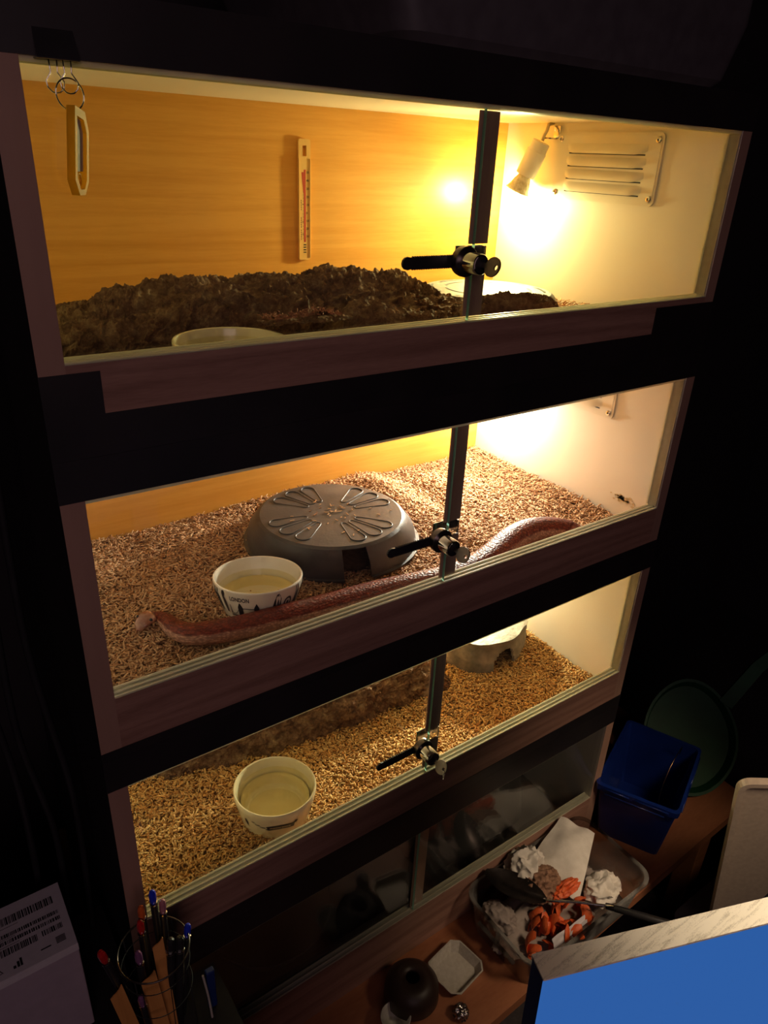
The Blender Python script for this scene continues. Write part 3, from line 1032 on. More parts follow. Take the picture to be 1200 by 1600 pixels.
# thin bark flake with reddish fibre behind the cream bowl
t = empty('bark_flake', (.33, .075, .085), 'thin brown bark flake with reddish fibres behind the cream bowl rim', 'bark')
bm = B()
rows = []
for a in range(41):
    x = .245 + .125 * a / 40
    rows.append([bm.verts.new((x, .085 + .028 * b_ / 8 + .003 * fbm((x * 30, b_ * .3, 2)), .0985 - (x - .245) * .02 + .004 * fbm((x * 40, b_ * .5, 0)) - .006 * abs(b_ / 8 - .5))) for b_ in range(9)])
for a in range(40):
    for b_ in range(8):
        bm.faces.new((rows[a][b_], rows[a + 1][b_], rows[a + 1][b_ + 1], rows[a][b_ + 1]))
r_ = bmesh.ops.solidify(bm, geom=bm.faces[:], thickness=.003)
obj('bark_sheet', bm, M_waste, t)
bm = B()
for k in range(260):
    x = random.uniform(.25, .355); y = random.uniform(.088, .112)
    z = .1005 - (x - .245) * .02 + random.uniform(0, .004) + .005 * math.exp(-((x - .325) / .015) ** 2)
    a = random.uniform(0, 2 * PI); l = random.uniform(.002, .006)
    tube(bm, [(x, y, z), (x + l * math.cos(a), y + l * math.sin(a), z + random.uniform(-.001, .003))], .0005, seg=4)
tag(obj('fibres', bm, plain('reddish_fibre', (0.45, 0.20, 0.13), (0.30, 0.12, 0.07), rough=.9), t), label='reddish fibres', kind='stuff')


# ------------------------------------------------------------------ round hides
def hide_dome(t, c, R0, R1, H, flange, mat, door, top_tilt=0.0, parts=('dome',), shift=(0, 0)):
    """low truncated cone shell with a doorway cut from door = (a0, a1, height fraction)"""
    seg = 180
    prof = [(R0 + flange, .0), (R0 + flange, .004), (R0 + .001, .0045), (R0 - .002, H * .28), (R0 - .006, H * .55), (R1 + .006, H - .012), (R1 + .001, H - .004), (R1 - .005, H), (R1 * .55, H + .0012), (R1 * .25, H + .0006), (0, H + .0006)]
    bm = B()
    rings = []
    for k, (r, z) in enumerate(prof):
        f = z / H
        sx, sy = shift[0] * f, shift[1] * f
        if r == 0:
            rings.append([bm.verts.new((c[0] + sx, c[1] + sy, c[2] + z))]); continue
        rings.append([bm.verts.new((c[0] + sx + r * math.cos(2 * PI * a / seg), c[1] + sy + r * math.sin(2 * PI * a / seg), c[2] + z)) for a in range(seg)])
    a0, a1, kk = door
    for j in range(len(rings) - 1):
        A, Bq = rings[j], rings[j + 1]
        for a in range(seg):
            a2 = (a + 1) % seg
            ang = (a + .5) / seg * 360
            if j < kk and a0 <= ang <= a1: continue
            if len(Bq) == 1: bm.faces.new((A[a], A[a2], Bq[0]))
            else: bm.faces.new((A[a], A[a2], Bq[a2], Bq[a]))
    bmesh.ops.recalc_face_normals(bm, faces=bm.faces)
    bmesh.ops.solidify(bm, geom=bm.faces[:], thickness=.0035)
    return obj('dome', bm, mat, t, smooth=True, auto=28)


hz = -.340
t = empty('round_hide', (.469, .291, hz), 'charcoal round plastic reptile hide with petal embossing in the second vivarium', 'reptile hide')
hc = (.469, .291, hz)
HH = .064
dm = hide_dome(t, hc, .150, .127, HH, .0065, M_hideblack, (246, 264, 6), shift=(-.018, -.024))
# petal loops: four fans of three, raised beads
tc_ = Vector((hc[0] - .018, hc[1] - .024, hz + HH))
cam_dir = 0
for q, a0 in enumerate((13, 103, 193, 283)):
    for k in (-1, 0, 1):
        a = math.radians(a0 + k * 19)
        d = Vector((math.cos(a), math.sin(a), 0)); s = Vector((-math.sin(a), math.cos(a), 0))
        pts = []
        r0, r1, w0, w1 = .050, .100, .0052, .0128
        for j in range(9):
            b_ = -PI / 2 + PI * j / 8
            pts.append(tc_ + d * (r1 + w1 * math.cos(b_)) + s * (w1 * math.sin(b_)))
        for j in range(5):
            b_ = PI / 2 + PI * j / 4
            pts.append(tc_ + d * (r0 + w0 * math.cos(b_)) + s * (w0 * math.sin(b_)))
        bm = B()
        tube(bm, [p + Vector((0, 0, .0008)) for p in pts], .0013, seg=8, closed=True)
        obj('embossed_petal', bm, M_hideblack, t, smooth=True)
bm = B()
# a few chips dropped on its lid
bm = B()
for k in range(42):
    a = random.uniform(0, 2 * PI); r = random.gauss(0, .045)
    if abs(r) > .115: continue
    p = tc_ + Vector((r * math.cos(a), r * math.sin(a), .0022))
    m4 = Matrix.Translation(p) @ Matrix.Rotation(random.uniform(0, PI), 4, 'Z') @ Matrix.Rotation(random.gauss(0, .1), 4, 'Y')
    l = random.uniform(.002, .0045)
    box(bm, -l, l, -.0008, .0008, -.0005, .0005, mtx=m4)
obj('chip_crumbs', bm, M_chips, None, label='small wood chips scattered on the lid of the charcoal hide', cat='wood chips', kind='stuff')

hc1 = (.776, .277, .030)
t = empty('slotted_hide', hc1, 'pale grey round plastic hide with curved slots under the top lamp', 'reptile hide')
hide_dome(t, hc1, .132, .114, .050, .004, M_hidegrey, (300, 318, 5), shift=(-.008, -.007))
tc1 = Vector((hc1[0] - .008, hc1[1] - .007, hc1[2] + .0512))
bm = B()
for (r, arcs) in ((.098, ((5, 50), (70, 110), (130, 175), (195, 240), (255, 300), (318, 350))), (.074, ((20, 60), (85, 130), (150, 200), (215, 260), (285, 340)))):
    for a0, a1 in arcs:
        n = 12
        for k in range(n):
            b0 = math.radians(a0 + (a1 - a0) * k / n); b1 = math.radians(a0 + (a1 - a0) * (k + 1) / n)
            bm.faces.new([bm.verts.new(tc1 + Vector((rr * math.cos(b_), rr * math.sin(b_), .0004))) for rr, b_ in ((r - .0022, b0), (r + .0022, b0), (r + .0022, b1), (r - .0022, b1))])
obj('slots', bm, M_groove, t)


# ------------------------------------------------------------------ bowls
def bowl(c, R, Rb, H, label, mat, water, stain=None, group=None):
    t = empty('water_bowl', c, label, 'bowl', group)
    wl = .0038
    prof = [(Rb - .003, 0), (Rb, .0012), (Rb + (R - Rb) * .3, H * .3), (R - .0005, H * .8), (R, H - .0015), (R - wl * .3, H), (R - wl * .8, H - .0005), (R - wl, H - .002),
            (R - wl - .001, H * .8), (Rb + (R - Rb) * .3 - wl, H * .33), (Rb - wl - .004, .0085), (Rb - wl - .012, .006), (0, .0055)]
    bm = B(); lathe(bm, c, prof, seg=96)
    bmesh.ops.holes_fill(bm, edges=[e for e in bm.edges if e.is_boundary])
    b_ = obj('bowl_body', bm, mat, t, smooth=True, auto=40)
    if water:
        wz = water
        f = (wz / H)
        rw = (Rb + (R - Rb) * (f if f > .3 else f)) - wl + .0003
        bm = B()
        lathe(bm, c, [(rw - .0002, wz + .0006), (rw - .003, wz), (0, wz)], seg=72)
        obj('water', bm, M_water, t, smooth=True)
    if stain:
        bm = B()
        lathe(bm, c, [(stain[0], stain[2]), (stain[1], stain[3]), (0, stain[3])], seg=72)
        obj('limescale', bm, M_scale, t, smooth=True)
    return t


def cone_map(c, R, Rb, H, ang0, dr=.0004):
    """(u along the rim in metres, v height) -> outer surface of the bowl"""
    def f(u, v_, q=0):
        r = float(np.interp(v_ / H, [0, .02, .3, .8, .97], [Rb - .003, Rb, Rb + (R - Rb) * .3, R - .0005, R]))
        a = ang0 + u / R
        rr = r + dr + .0002
        return Vector((c[0] + rr * math.cos(a), c[1] + rr * math.sin(a), c[2] + v_))
    return f


def subdiv_flat(bm, poly, to3, mi=0, step=.004):
    """map a polygon finely enough to follow the curved surface"""
    tmp = B()
    f = tmp.faces.new([tmp.verts.new((u, v_, 0)) for u, v_ in poly])
    us = [p[0] for p in poly]
    u = min(us) + step
    while u < max(us):
        geom = tmp.verts[:] + tmp.edges[:] + tmp.faces[:]
        bmesh.ops.bisect_plane(tmp, geom=geom, plane_co=(u, 0, 0), plane_no=(1, 0, 0))
        u += step
    mp = {v_: bm.verts.new(to3(v_.co.x, v_.co.y, 0)) for v_ in tmp.verts}
    for f in tmp.faces:
        try:
            q = bm.faces.new([mp[v_] for v_ in f.verts]); q.material_index = mi
        except ValueError:
            pass
    tmp.free()


B2 = ((.2578, .1587, -.3435), .0665, .052, .0570)
t = bowl(B2[0], B2[1], B2[2], B2[3], 'white ceramic water bowl printed LONDON with city landmarks', M_ceramic, .038, (.053, .047, .030, .007), 'water bowls')
def tilt_to_viewer(o, deg):
    d = Vector((o.location.x + .1415, o.location.y + .706, 0)).normalized()
    o.rotation_euler = Matrix.Rotation(math.radians(-deg), 3, Vector((d.y, -d.x, 0))).to_euler()


tilt_to_viewer(t, 5.5)
toc = math.atan2(-.706 - B2[0][1], -.1415 - B2[0][0])
CM = cone_map(B2[0], B2[1], B2[2], B2[3], toc)
CM0 = CM
CM = lambda u, v_, q=0: CM0(u, v_ + .0055)
bm = B()
add_text(bm, 'LONDON', .0098, lambda x, y, q: CM(x * .72 - .0455, .0365 + y, 0), bold=.00022)
def ell(cu, cv, ru, rv, n=20, a0=0, a1=2 * PI): return [(cu + ru * math.cos(a0 + (a1 - a0) * k / n), cv + rv * math.sin(a0 + (a1 - a0) * k / n)) for k in range(n)]
# guardsman
subdiv_flat(bm, ell(-.0575, .0445, .0032, .0050), CM)
subdiv_flat(bm, [(-.0600, .0385), (-.0548, .0385), (-.0540, .024), (-.0552, .012), (-.0590, .012), (-.0605, .026)], CM)
subdiv_flat(bm, ell(-.0575, .0385, .0022, .0028), CM)
# column and small figures
for uu, hh in ((-.0480, .016), (.036, .012), (.056, .010)):
    subdiv_flat(bm, [(uu - .0012, .012), (uu + .0012, .012), (uu + .0006, .012 + hh), (uu - .0006, .012 + hh)], CM)
# bridge
for uu in (-.030, -.004):
    subdiv_flat(bm, [(uu - .0042, .008), (uu + .0042, .008), (uu + .0040, .026), (uu + .0028, .029), (uu, .035), (uu - .0028, .029), (uu - .0040, .026)], CM)
subdiv_flat(bm, [(-.026, .0235), (-.008, .0235), (-.008, .0248), (-.026, .0248)], CM)
subdiv_flat(bm, [(-.050, .0085), (.018, .0085), (.018, .0105), (-.050, .0105)], CM)
for (ua, va, ub, vb) in ((-.046, .012, -.034, .020), (0.0, .020, .016, .011)):
    n = 6
    for k in range(n):
        f0, f1 = k / n, (k + 1) / n
        g0 = va + (vb - va) * f0 - .003 * math.sin(PI * f0); g1 = va + (vb - va) * f1 - .003 * math.sin(PI * f1)
        subdiv_flat(bm, [(ua + (ub - ua) * f0, g0), (ua + (ub - ua) * f1, g1), (ua + (ub - ua) * f1, g1 + .0012), (ua + (ub - ua) * f0, g0 + .0012)], CM)
# rounded tower with pale spiral left open
subdiv_flat(bm, [(.0210, .012), (.0255, .012), (.0300, .047), (.0262, .046), (.0225, .036), (.0205, .024)], CM)
subdiv_flat(bm, [(.0262, .012), (.0325, .012), (.0345, .026), (.0335, .038), (.0306, .046)], CM)
# round badge
oc, ic = ell(.0470, .027, .0078, .0100), ell(.0470, .027, .0050, .0066)
for k in range(20):
    k2 = (k + 1) % 20
    flat(bm, [oc[k], oc[k2], ic[k2], ic[k]], CM)
subdiv_flat(bm, ell(.0470, .027, .0022, .0032), CM)
# clock tower and wheel at the sides
for uu in (-.0720, -.0800, .0640, .0700, .0950):
    subdiv_flat(bm, [(uu - .0020, .010), (uu + .0020, .010), (uu + .0018, .040), (uu, .050), (uu - .0018, .040)], CM)
obj('printed_landmarks', bm, M_print, t)

B3 = ((.252, .1115, -.7260), .0685, .057, .0590)
t = bowl(B3[0], B3[1], B3[2], B3[3], 'yellowed ceramic water bowl with a black banner on golden chips', M_ceramic2, .042, (.057, .051, .033, .0072), 'water bowls')
tilt_to_viewer(t, 2.5)
CM = cone_map(B3[0], B3[1], B3[2], B3[3], math.atan2(-.706 - B3[0][1], -.1415 - B3[0][0]) + .12)
bm = B()
n = 24
wave = lambda u: .0290 + .0022 * math.sin((u + .02) * 90) - (u + .02) * -.02
top_, bot_ = [], []
for k in range(n + 1):
    u = -.022 + .046 * k / n
    top_.append((u, wave(u) + .0060)); bot_.append((u, wave(u) - .0050))
for k in range(n):
    flat(bm, [bot_[k], bot_[k + 1], top_[k + 1], top_[k]], CM, mi=0)
flat(bm, [(-.022, wave(-.022) + .006), (-.0265, wave(-.022) + .004), (-.0235, wave(-.022)), (-.0265, wave(-.022) - .003), (-.022, wave(-.022) - .005)], CM)
for k in range(16):
    a = 2 * PI * k / 16; r = .0085 if k % 2 else .0035
    flat(bm, [(.026, .0350), (.026 + .0028 * math.cos(a - .2), .035 + .0028 * math.sin(a - .2)), (.026 + r * math.cos(a), .035 + r * math.sin(a)), (.026 + .0028 * math.cos(a + .2), .035 + .0028 * math.sin(a + .2))], CM)
for k in range(9):
    u = -.050 + k * .0030; v_ = .0385 - k * .0014 + .0018 * math.sin(k * 2.1)
    flat(bm, ell(u, v_, .0016, .0011, 8), CM)
    flat(bm, [(u, v_), (u + .0032, v_ - .0016), (u + .0032, v_ - .0022), (u, v_ - .0006)], CM)
flat(bm, ell(-.0640, .0300, .0035, .0090, 16), CM)
flat(bm, ell(.0640, .0330, .0020, .0080, 16), CM)
CM2 = cone_map(B3[0], B3[1], B3[2], B3[3], math.atan2(-.706 - B3[0][1], -.1415 - B3[0][0]) + .12, dr=.0008)
add_text(bm, 'masterpiece', .0078, lambda x, y, q: CM2(x * .95 - .0195, wave(x * .95 - .0195) - .0016 + y, 0), mi=1)
obj('printed_banner', bm, [M_print, M_ceramic2], t)

t = bowl((.198, .078, .030), .066, .052, .0560, 'cream water bowl in the top vivarium, only its rim showing', M_ceramic2, .046, (.056, .050, .040, .030), 'water bowls')

# ------------------------------------------------------------------ rock cave in the third vivarium
def cave():
    cx, cy, zb_ = .868, .262, -.738
    H = .086
    t = empty('rock_cave', (cx, cy, zb_), 'grey brown resin rock cave with an arched doorway on golden chips', 'reptile cave')
    n = 120; m_ = 22
    bm = B()
    rings = []
    for j in range(m_ + 1):
        f = j / m_
        ring = []
        for k in range(n):
            a = 2 * PI * k / n
            ex = .106; ey = .072
            rr = 1.0 + .035 * math.sin(3 * a + 1) + .02 * math.sin(7 * a)
            x = ex * math.cos(a) * rr; y = ey * math.sin(a) * rr
            s = 1.0 - .05 * f + .035 * math.exp(-((f - .98) / .06) ** 2)
            q = Vector((x * 26, y * 26, f * 2.4))
            dd = 1 + .028 * noise.noise(q) + .018 * noise.noise(q * 3)
            z = H * f + (.0035 * noise.noise(Vector((a * 2.2, 0, 0))) if f > .9 else 0)
            ring.append(bm.verts.new((cx + x * s * dd, cy + y * s * dd, zb_ + z)))
        rings.append(ring)
    for j in range(m_):
        for k in range(n):
            k2 = (k + 1) % n
            ang = (k + .5) / n * 360; z = (j + .5) / m_
            da = (ang - 265) / 17.0
            if abs(da) < 1 and z < .60 * math.sqrt(1 - da * da) + .12: continue
            bm.faces.new((rings[j][k], rings[j][k2], rings[j + 1][k2], rings[j + 1][k]))
    # flat top with gentle relief
    prev = rings[-1]
    for f in (.9, .7, .45, .2):
        cur = [bm.verts.new((cx + (v_.co.x - cx) * f, cy + (v_.co.y - cy) * f, zb_ + H + .002 * noise.noise(Vector((v_.co.x * 40 * f, v_.co.y * 40, f))))) for v_ in rings[-1]]
        for k in range(n):
            k2 = (k + 1) % n
            bm.faces.new((prev[k], prev[k2], cur[k2], cur[k]))
        prev = cur
    bm.faces.new(prev)
    bmesh.ops.recalc_face_normals(bm, faces=bm.faces)
    bmesh.ops.solidify(bm, geom=bm.faces[:], thickness=.006)
    obj('rock_shell', bm, M_rock, t, smooth=True, auto=50)


cave()


# ------------------------------------------------------------------ the snake
def catmull(P, n):
    out = []
    P = [P[0]] + P + [P[-1]]
    for i in range(1, len(P) - 2):
        p0, p1, p2, p3 = P[i - 1], P[i], P[i + 1], P[i + 2]
        for k in range(n):
            t_ = k / n
            out.append(tuple(.5 * ((2 * b_) + (-a + c_) * t_ + (2 * a - 5 * b_ + 4 * c_ - d_) * t_ ** 2 + (-a + 3 * b_ - 3 * c_ + d_) * t_ ** 3)
                             for a, b_, c_, d_ in zip(p0, p1, p2, p3)))
    out.append(P[-2])
    return out


def snake():
    zs = -.337
    # x, y, radius, lift
    K = [(.0800, .1735, .0020, .0070), (.0835, .1760, .0075, .0065), (.0890, .1795, .0105, .0070), (.0960, .1835, .0125, .0075), (.1030, .1865, .0120, .0070), (.1100, .1868, .0096, .0050),
         (.1165, .1820, .0100, .0040), (.1200, .1660, .0115, .0030), (.1235, .1420, .0135, .0020), (.1345, .1200, .0150, .0015), (.1580, .1070, .0160, .0010),
         (.2000, .0960, .0165, .0005), (.2500, .0890, .0170, .0005), (.3000, .0810, .0178, .0005), (.3600, .0740, .0185, 0), (.4200, .0660, .0190, 0), (.4800, .0545, .0195, 0),
         (.5400, .0480, .0205, 0), (.6000, .0500, .0215, 0), (.6500, .0620, .0228, .001), (.7050, .0790, .0240, .003), (.7600, .0840, .0245, .004), (.8050, .0720, .0235, .002),
         (.8300, .0540, .0210, 0), (.8150, .0440, .0180, 0), (.7700, .0400, .0140, 0), (.7100, .0360, .0100, 0), (.6500, .0330, .0060, 0), (.6100, .0310, .0020, 0)]
    K = [(a, b_, c_ * (1 + .14 * min(1, max(0, (q - 6) / 4)) * (1 if q < 17 else .4)), d_) for q, (a, b_, c_, d_) in enumerate(K)]
    C_ = catmull(K, 16)
    bm = B()
    uvl = bm.loops.layers.uv.new('UVMap')
    seg = 28
    rings, us = [], []
    dist = 0; prev = None
    for i, (x, y, r, lift) in enumerate(C_):
        p = Vector((x, y, zs + r * .80 + lift))
        a = C_[max(i - 1, 0)]; b_ = C_[min(i + 1, len(C_) - 1)]
        d = Vector((b_[0] - a[0], b_[1] - a[1], 0)).normalized()
        s = Vector((-d.y, d.x, 0))
        if prev is not None: dist += (p - prev).length
        prev = p
        head = i < 16 * 5
        kx = 1.12 if head else 1.06
        kz = .62 if i < 16 * 4.5 else .62 + min(1, (i - 16 * 4.5) / 30) * .30
        ring = []
        for k in range(seg):
            th_ = 2 * PI * k / seg
            cz_ = math.cos(th_); sx_ = math.sin(th_)
            fl = cz_ if cz_ > 0 else cz_ * .78            # flatter belly
            ring.append(bm.verts.new(p + s * sx_ * r * kx + Vector((0, 0, fl * r * kz))))
        rings.append(ring); us.append(dist)
    for i in range(len(rings) - 1):
        for k in range(seg):
            k2 = (k + 1) % seg
            f = bm.faces.new((rings[i][k], rings[i][k2], rings[i + 1][k2], rings[i + 1][k]))
            va = abs(k / seg * 2 - 0) if k / seg <= .5 else (1 - k / seg) * 2
            kb = k + 1
            vb = (kb / seg) * 2 if kb / seg <= .5 else (1 - kb / seg) * 2
            for lp, (u_, v_) in zip(f.loops, ((us[i], va), (us[i], vb), (us[i + 1], vb), (us[i + 1], va))):
                lp[uvl].uv = (u_, v_)
            f.material_index = 1 if i < 16 * 4.6 else 0
    bm.faces.new(rings[0]); bm.faces.new(rings[-1])
    t = obj('snake', bm, [M_snake, M_snakehead], None, smooth=True, label='red brown corn snake stretched along the glass, head near the left wall', cat='snake', origin=(.45, .07, zs))
    hd = Vector((.0895, .1795, 0)); dr = Vector((.80, .60, 0)); sd = Vector((-.6, .8, 0))
    for sgn in (-1, 1):
        bm = B()
        c_ = Vector((.0925, .1812, zs + .0205)) + sd * sgn * .0108
        bmesh.ops.create_uvsphere(bm, u_segments=14, v_segments=10, radius=.0023, matrix=Matrix.Translation(c_))
        obj('eye', bm, M_print, t, smooth=True)


snake()

# ------------------------------------------------------------------ binder clip and key tag on the header
t = empty('binder_clip', (.027, 0, .338), 'black binder clip gripping the top header at its left end', 'clip')
bm = B()
A_ = lambda u, v_, q: Vector((.0115 + u, -.0150 + q, .3375 + v_))
prism(bm, [(0, 0), (.032, 0), (.031, .020), (.001, .020)], lambda u, v_, q: Vector((.0110 + u, -.0100 + v_ * .42 + q, .3370 + v_)), .0008)
box(bm, .0110, .0430, -.0104, .0200, .3362, .3372, bev=.0003)
obj('spring_jaw', bm, M_black, t)
for (xa, ya) in ((.0235, -.0045), (.0330, -.0085)):
    bm = B()
    w_ = .0050
    zt_ = .3366
    pts = [(xa - w_ * .6, ya, zt_), (xa - w_ * .55, ya, zt_ - .006), (xa - w_ * .5, ya, zt_ - .009), (xa - w_ * 1.35, ya, zt_ - .0150), (xa - w_ * 1.2, ya, zt_ - .0195), (xa - w_ * .6, ya, zt_ - .0225),
           (xa, ya, zt_ - .0232), (xa + w_ * .6, ya, zt_ - .0225), (xa + w_ * 1.2, ya, zt_ - .0195), (xa + w_ * 1.35, ya, zt_ - .0150), (xa + w_ * .5, ya, zt_ - .009), (xa + w_ * .55, ya, zt_ - .006), (xa + w_ * .6, ya, zt_)]
    tube(bm, pts, .00058, seg=8)
    obj('wire_handle', bm, M_chrome, t, smooth=True)
t = empty('key_tag', (.0315, -.010, .238), 'yellow plastic key tag on a split ring below the binder clip', 'key tag')
bm = B()
rc = Vector((.0325, -.0085, .3130))
tube(bm, [rc + Vector((.0113 * math.cos(a), .0030 * math.cos(a), .0113 * math.sin(a))) for a in [2 * PI * k / 48 for k in range(48)]], .00062, seg=8, closed=True)
obj('split_ring', bm, M_chrome, t, smooth=True)
bm = B()
# flat frame seen nearly edge-on: lies in the plane spanned by z and dirv
dirv = Vector((.61, .79, 0)).normalized(); nv = Vector((dirv.y, -dirv.x, 0))
P0 = Vector((.0215, -.0165, .2395))
def KT(u, v_, q): return P0 + dirv * u + Vector((.125 * v_, 0, v_)) + nv * (q - .0025)
outer = [(.000, .012), (.009, .000), (.020, .000), (.0265, .010), (.0265, .048), (.019, .062), (.000, .066)]
inner = [(.004, .0140), (.0105, .0045), (.0185, .0045), (.0225, .0115), (.0225, .0465), (.0170, .0560), (.004, .0590)]
for (q0, q1) in ((-.001, .006),):
    VO = [[bm.verts.new(KT(u, v_, q)) for u, v_ in outer] for q in (q0, q1)]
    VI = [[bm.verts.new(KT(u, v_, q)) for u, v_ in inner] for q in (q0, q1)]
    n = len(outer)
    for k in range(n):
        k2 = (k + 1) % n
        bm.faces.new((VO[0][k], VO[0][k2], VI[0][k2], VI[0][k])); bm.faces.new((VO[1][k], VI[1][k], VI[1][k2], VO[1][k2]))
        bm.faces.new((VO[0][k], VO[1][k], VO[1][k2], VO[0][k2])); bm.faces.new((VI[0][k], VI[0][k2], VI[1][k2], VI[1][k]))
obj('tag_frame', bm, M_yellow, t)
bm = B(); prism(bm, [(.003, .018), (.0235, .018), (.0235, .048), (.018, .057), (.003, .060)], lambda u, v_, q: KT(u, v_, .0015 + q), .0012)
obj('paper_insert', bm, M_paper, t)
bm = B(); tube(bm, [KT(.0135 + .0045 * math.cos(a), .0115 + .0050 * math.sin(a), .0025) for a in [2 * PI * k / 24 for k in range(24)]], .0010, seg=8, closed=True)
obj('locking_loop', bm, M_yellow, t, smooth=True)

# ------------------------------------------------------------------ on top of the stack
t = empty('storage_box', (.70, .2, .388), 'dark plastic storage box on top of the vivarium stack', 'storage box')
bm = B()
def loft(bm, sections, cap0=True, cap1=True):
    R_ = [[bm.verts.new(p) for p in s] for s in sections]
    n = len(R_[0])
    for a, b_ in zip(R_[:-1], R_[1:]):
        for k in range(n):
            bm.faces.new((a[k], a[(k + 1) % n], b_[(k + 1) % n], b_[k]))
    if cap0: bm.faces.new(R_[0])
    if cap1: bm.faces.new(R_[-1])
    return R_
def rr3(x0, x1, y0, y1, z, r, seg=5): return [Vector((u, v_, z)) for u, v_ in rrect(x0, x1, y0, y1, r, seg)]
loft(bm, [rr3(.40, .96, .035, .42, .3885, .03), rr3(.385, .975, .025, .43, .400, .03), rr3(.36, 1.0, .018, .45, .470, .03), rr3(.36, 1.0, .018, .45, .56, .03)])
obj('tub', bm, M_greyplast, t, smooth=True, auto=30)
bm = B(); loft(bm, [rr3(.35, 1.01, .008, .46, .5605, .035), rr3(.35, 1.01, .008, .46, .580, .035)])
obj('lid', bm, M_greyplast, t, smooth=True, auto=30)

# ------------------------------------------------------------------ things inside the dark bottom vivarium
t = empty('black_hide', (.74, .26, -1.135), 'black rounded plastic hide in the unlit bottom vivarium', 'reptile hide')
bm = B()
loft(bm, [rr3(.60, .93, .10, .44, -1.1345, .06), rr3(.61, .92, .11, .43, -.99, .07), rr3(.64, .89, .14, .40, -.93, .08), rr3(.70, .83, .20, .34, -.915, .05)])
obj('hood', bm, M_black_soft, t, smooth=True, auto=40)
bm = B()
lathe(bm, (.27, .20, -1.1345), [(.10, 0), (.125, .05), (.130, .055), (.123, .055), (.096, .006), (0, .006)], seg=64)
obj('dark_dish', bm, M_cab, None, smooth=True, label='wide dark round dish in the left half of the unlit bottom vivarium', cat='dish')

# ------------------------------------------------------------------ clear tub of waste on the table
t = empty('plastic_tub', (.79, -.105, TZ), 'clear plastic tub holding peel and paper waste on the table', 'tub')
bm = B()
def tubring(z, gr, inset=0): return rr3(.625 - gr + inset, .945 + gr - inset, -.190 - gr + inset * .7, -.018 + gr * .6 - inset * .7, z, .035)
_ = loft(bm, [tubring(TZ + .001, 0), tubring(TZ + .10, .014), tubring(TZ + .10, .0125, 0), tubring(TZ + .003, -.0015)], cap0=True, cap1=True)
obj('tub_wall', bm, M_frost, t, smooth=True, auto=35)
bm = B()
o1, o2 = tubring(TZ + .098, .020), tubring(TZ + .098, .0145)
p1, p2 = tubring(TZ + .103, .020), tubring(TZ + .103, .0135)
loft(bm, [o2, o1, p1, p2, o2], cap0=False, cap1=False)
obj('rim', bm, M_clear, t, smooth=True, auto=35)
bm = B(); box(bm, .604, .612, -.160, -.060, TZ + .060, TZ + .064); box(bm, .604, .6125, -.115, -.110, TZ + .064, TZ + .097)
obj('side_grip', bm, M_clear, t)


def crumple(name, c, r, mat, label, cat, seed, amp=.35, scale=(1, 1, 1), sub=5, freq=1.6, parent=None, group=None):
    bm = B()
    bmesh.ops.create_icosphere(bm, subdivisions=sub, radius=1.0)
    for v_ in bm.verts:
        q = v_.co * freq + Vector((seed * 5.3, seed * 2.1, seed * 7.7))
        d = (1 - 2 * abs(noise.noise(q))) * amp + (.5 - abs(noise.noise(q * 2.3))) * amp * .6 + noise.noise(q * 6) * amp * .12
        v_.co = v_.co * (1 + d)
        v_.co = Vector((c[0] + v_.co.x * r * scale[0], c[1] + v_.co.y * r * scale[1], c[2] + v_.co.z * r * scale[2]))
    return obj(name, bm, mat, parent, smooth=True, auto=60, label=label, cat=cat, group=group)


# px of the photo -> measured spots on the heap
crumple('crumpled_tissue', (.750, -.040, TZ + .098), .030, M_paper, 'crumpled white tissue at the back of the tub beside the brown clump', 'tissue', 3, scale=(1.1, .9, 1.1), sub=5, amp=.45)
crumple('crumpled_tissue', (.855, -.160, TZ + .092), .024, M_paper, 'crumpled white tissue near the right corner of the tub', 'tissue', 9, scale=(1.25, .95, .9), sub=5, amp=.45)
crumple('crumpled_tissue', (.650, -.075, TZ + .060), .024, M_greyrag, 'greyish crumpled tissue low in the left corner of the tub', 'tissue', 5, scale=(1, 1.2, .9))
crumple('waste_clump', (.752, -.083, TZ + .096), .034, M_waste, 'brown clump of soiled bedding in the middle of the tub', 'waste', 14, scale=(1.1, .85, .7), amp=.28, freq=3.2)
crumple('waste_heap', (.77, -.108, TZ + .035), .085, M_greyrag, 'dull crumpled paper filling the bottom of the tub', 'waste', 21, scale=(1.55, .72, .36), amp=.2, freq=2.5)
crumple('carrot_peel', (.790, -.122, TZ + .100), .017, M_orange, 'small orange brown peel beside the brown clump', 'peel', 33, scale=(1.7, .7, .5), amp=.3, freq=2.0)


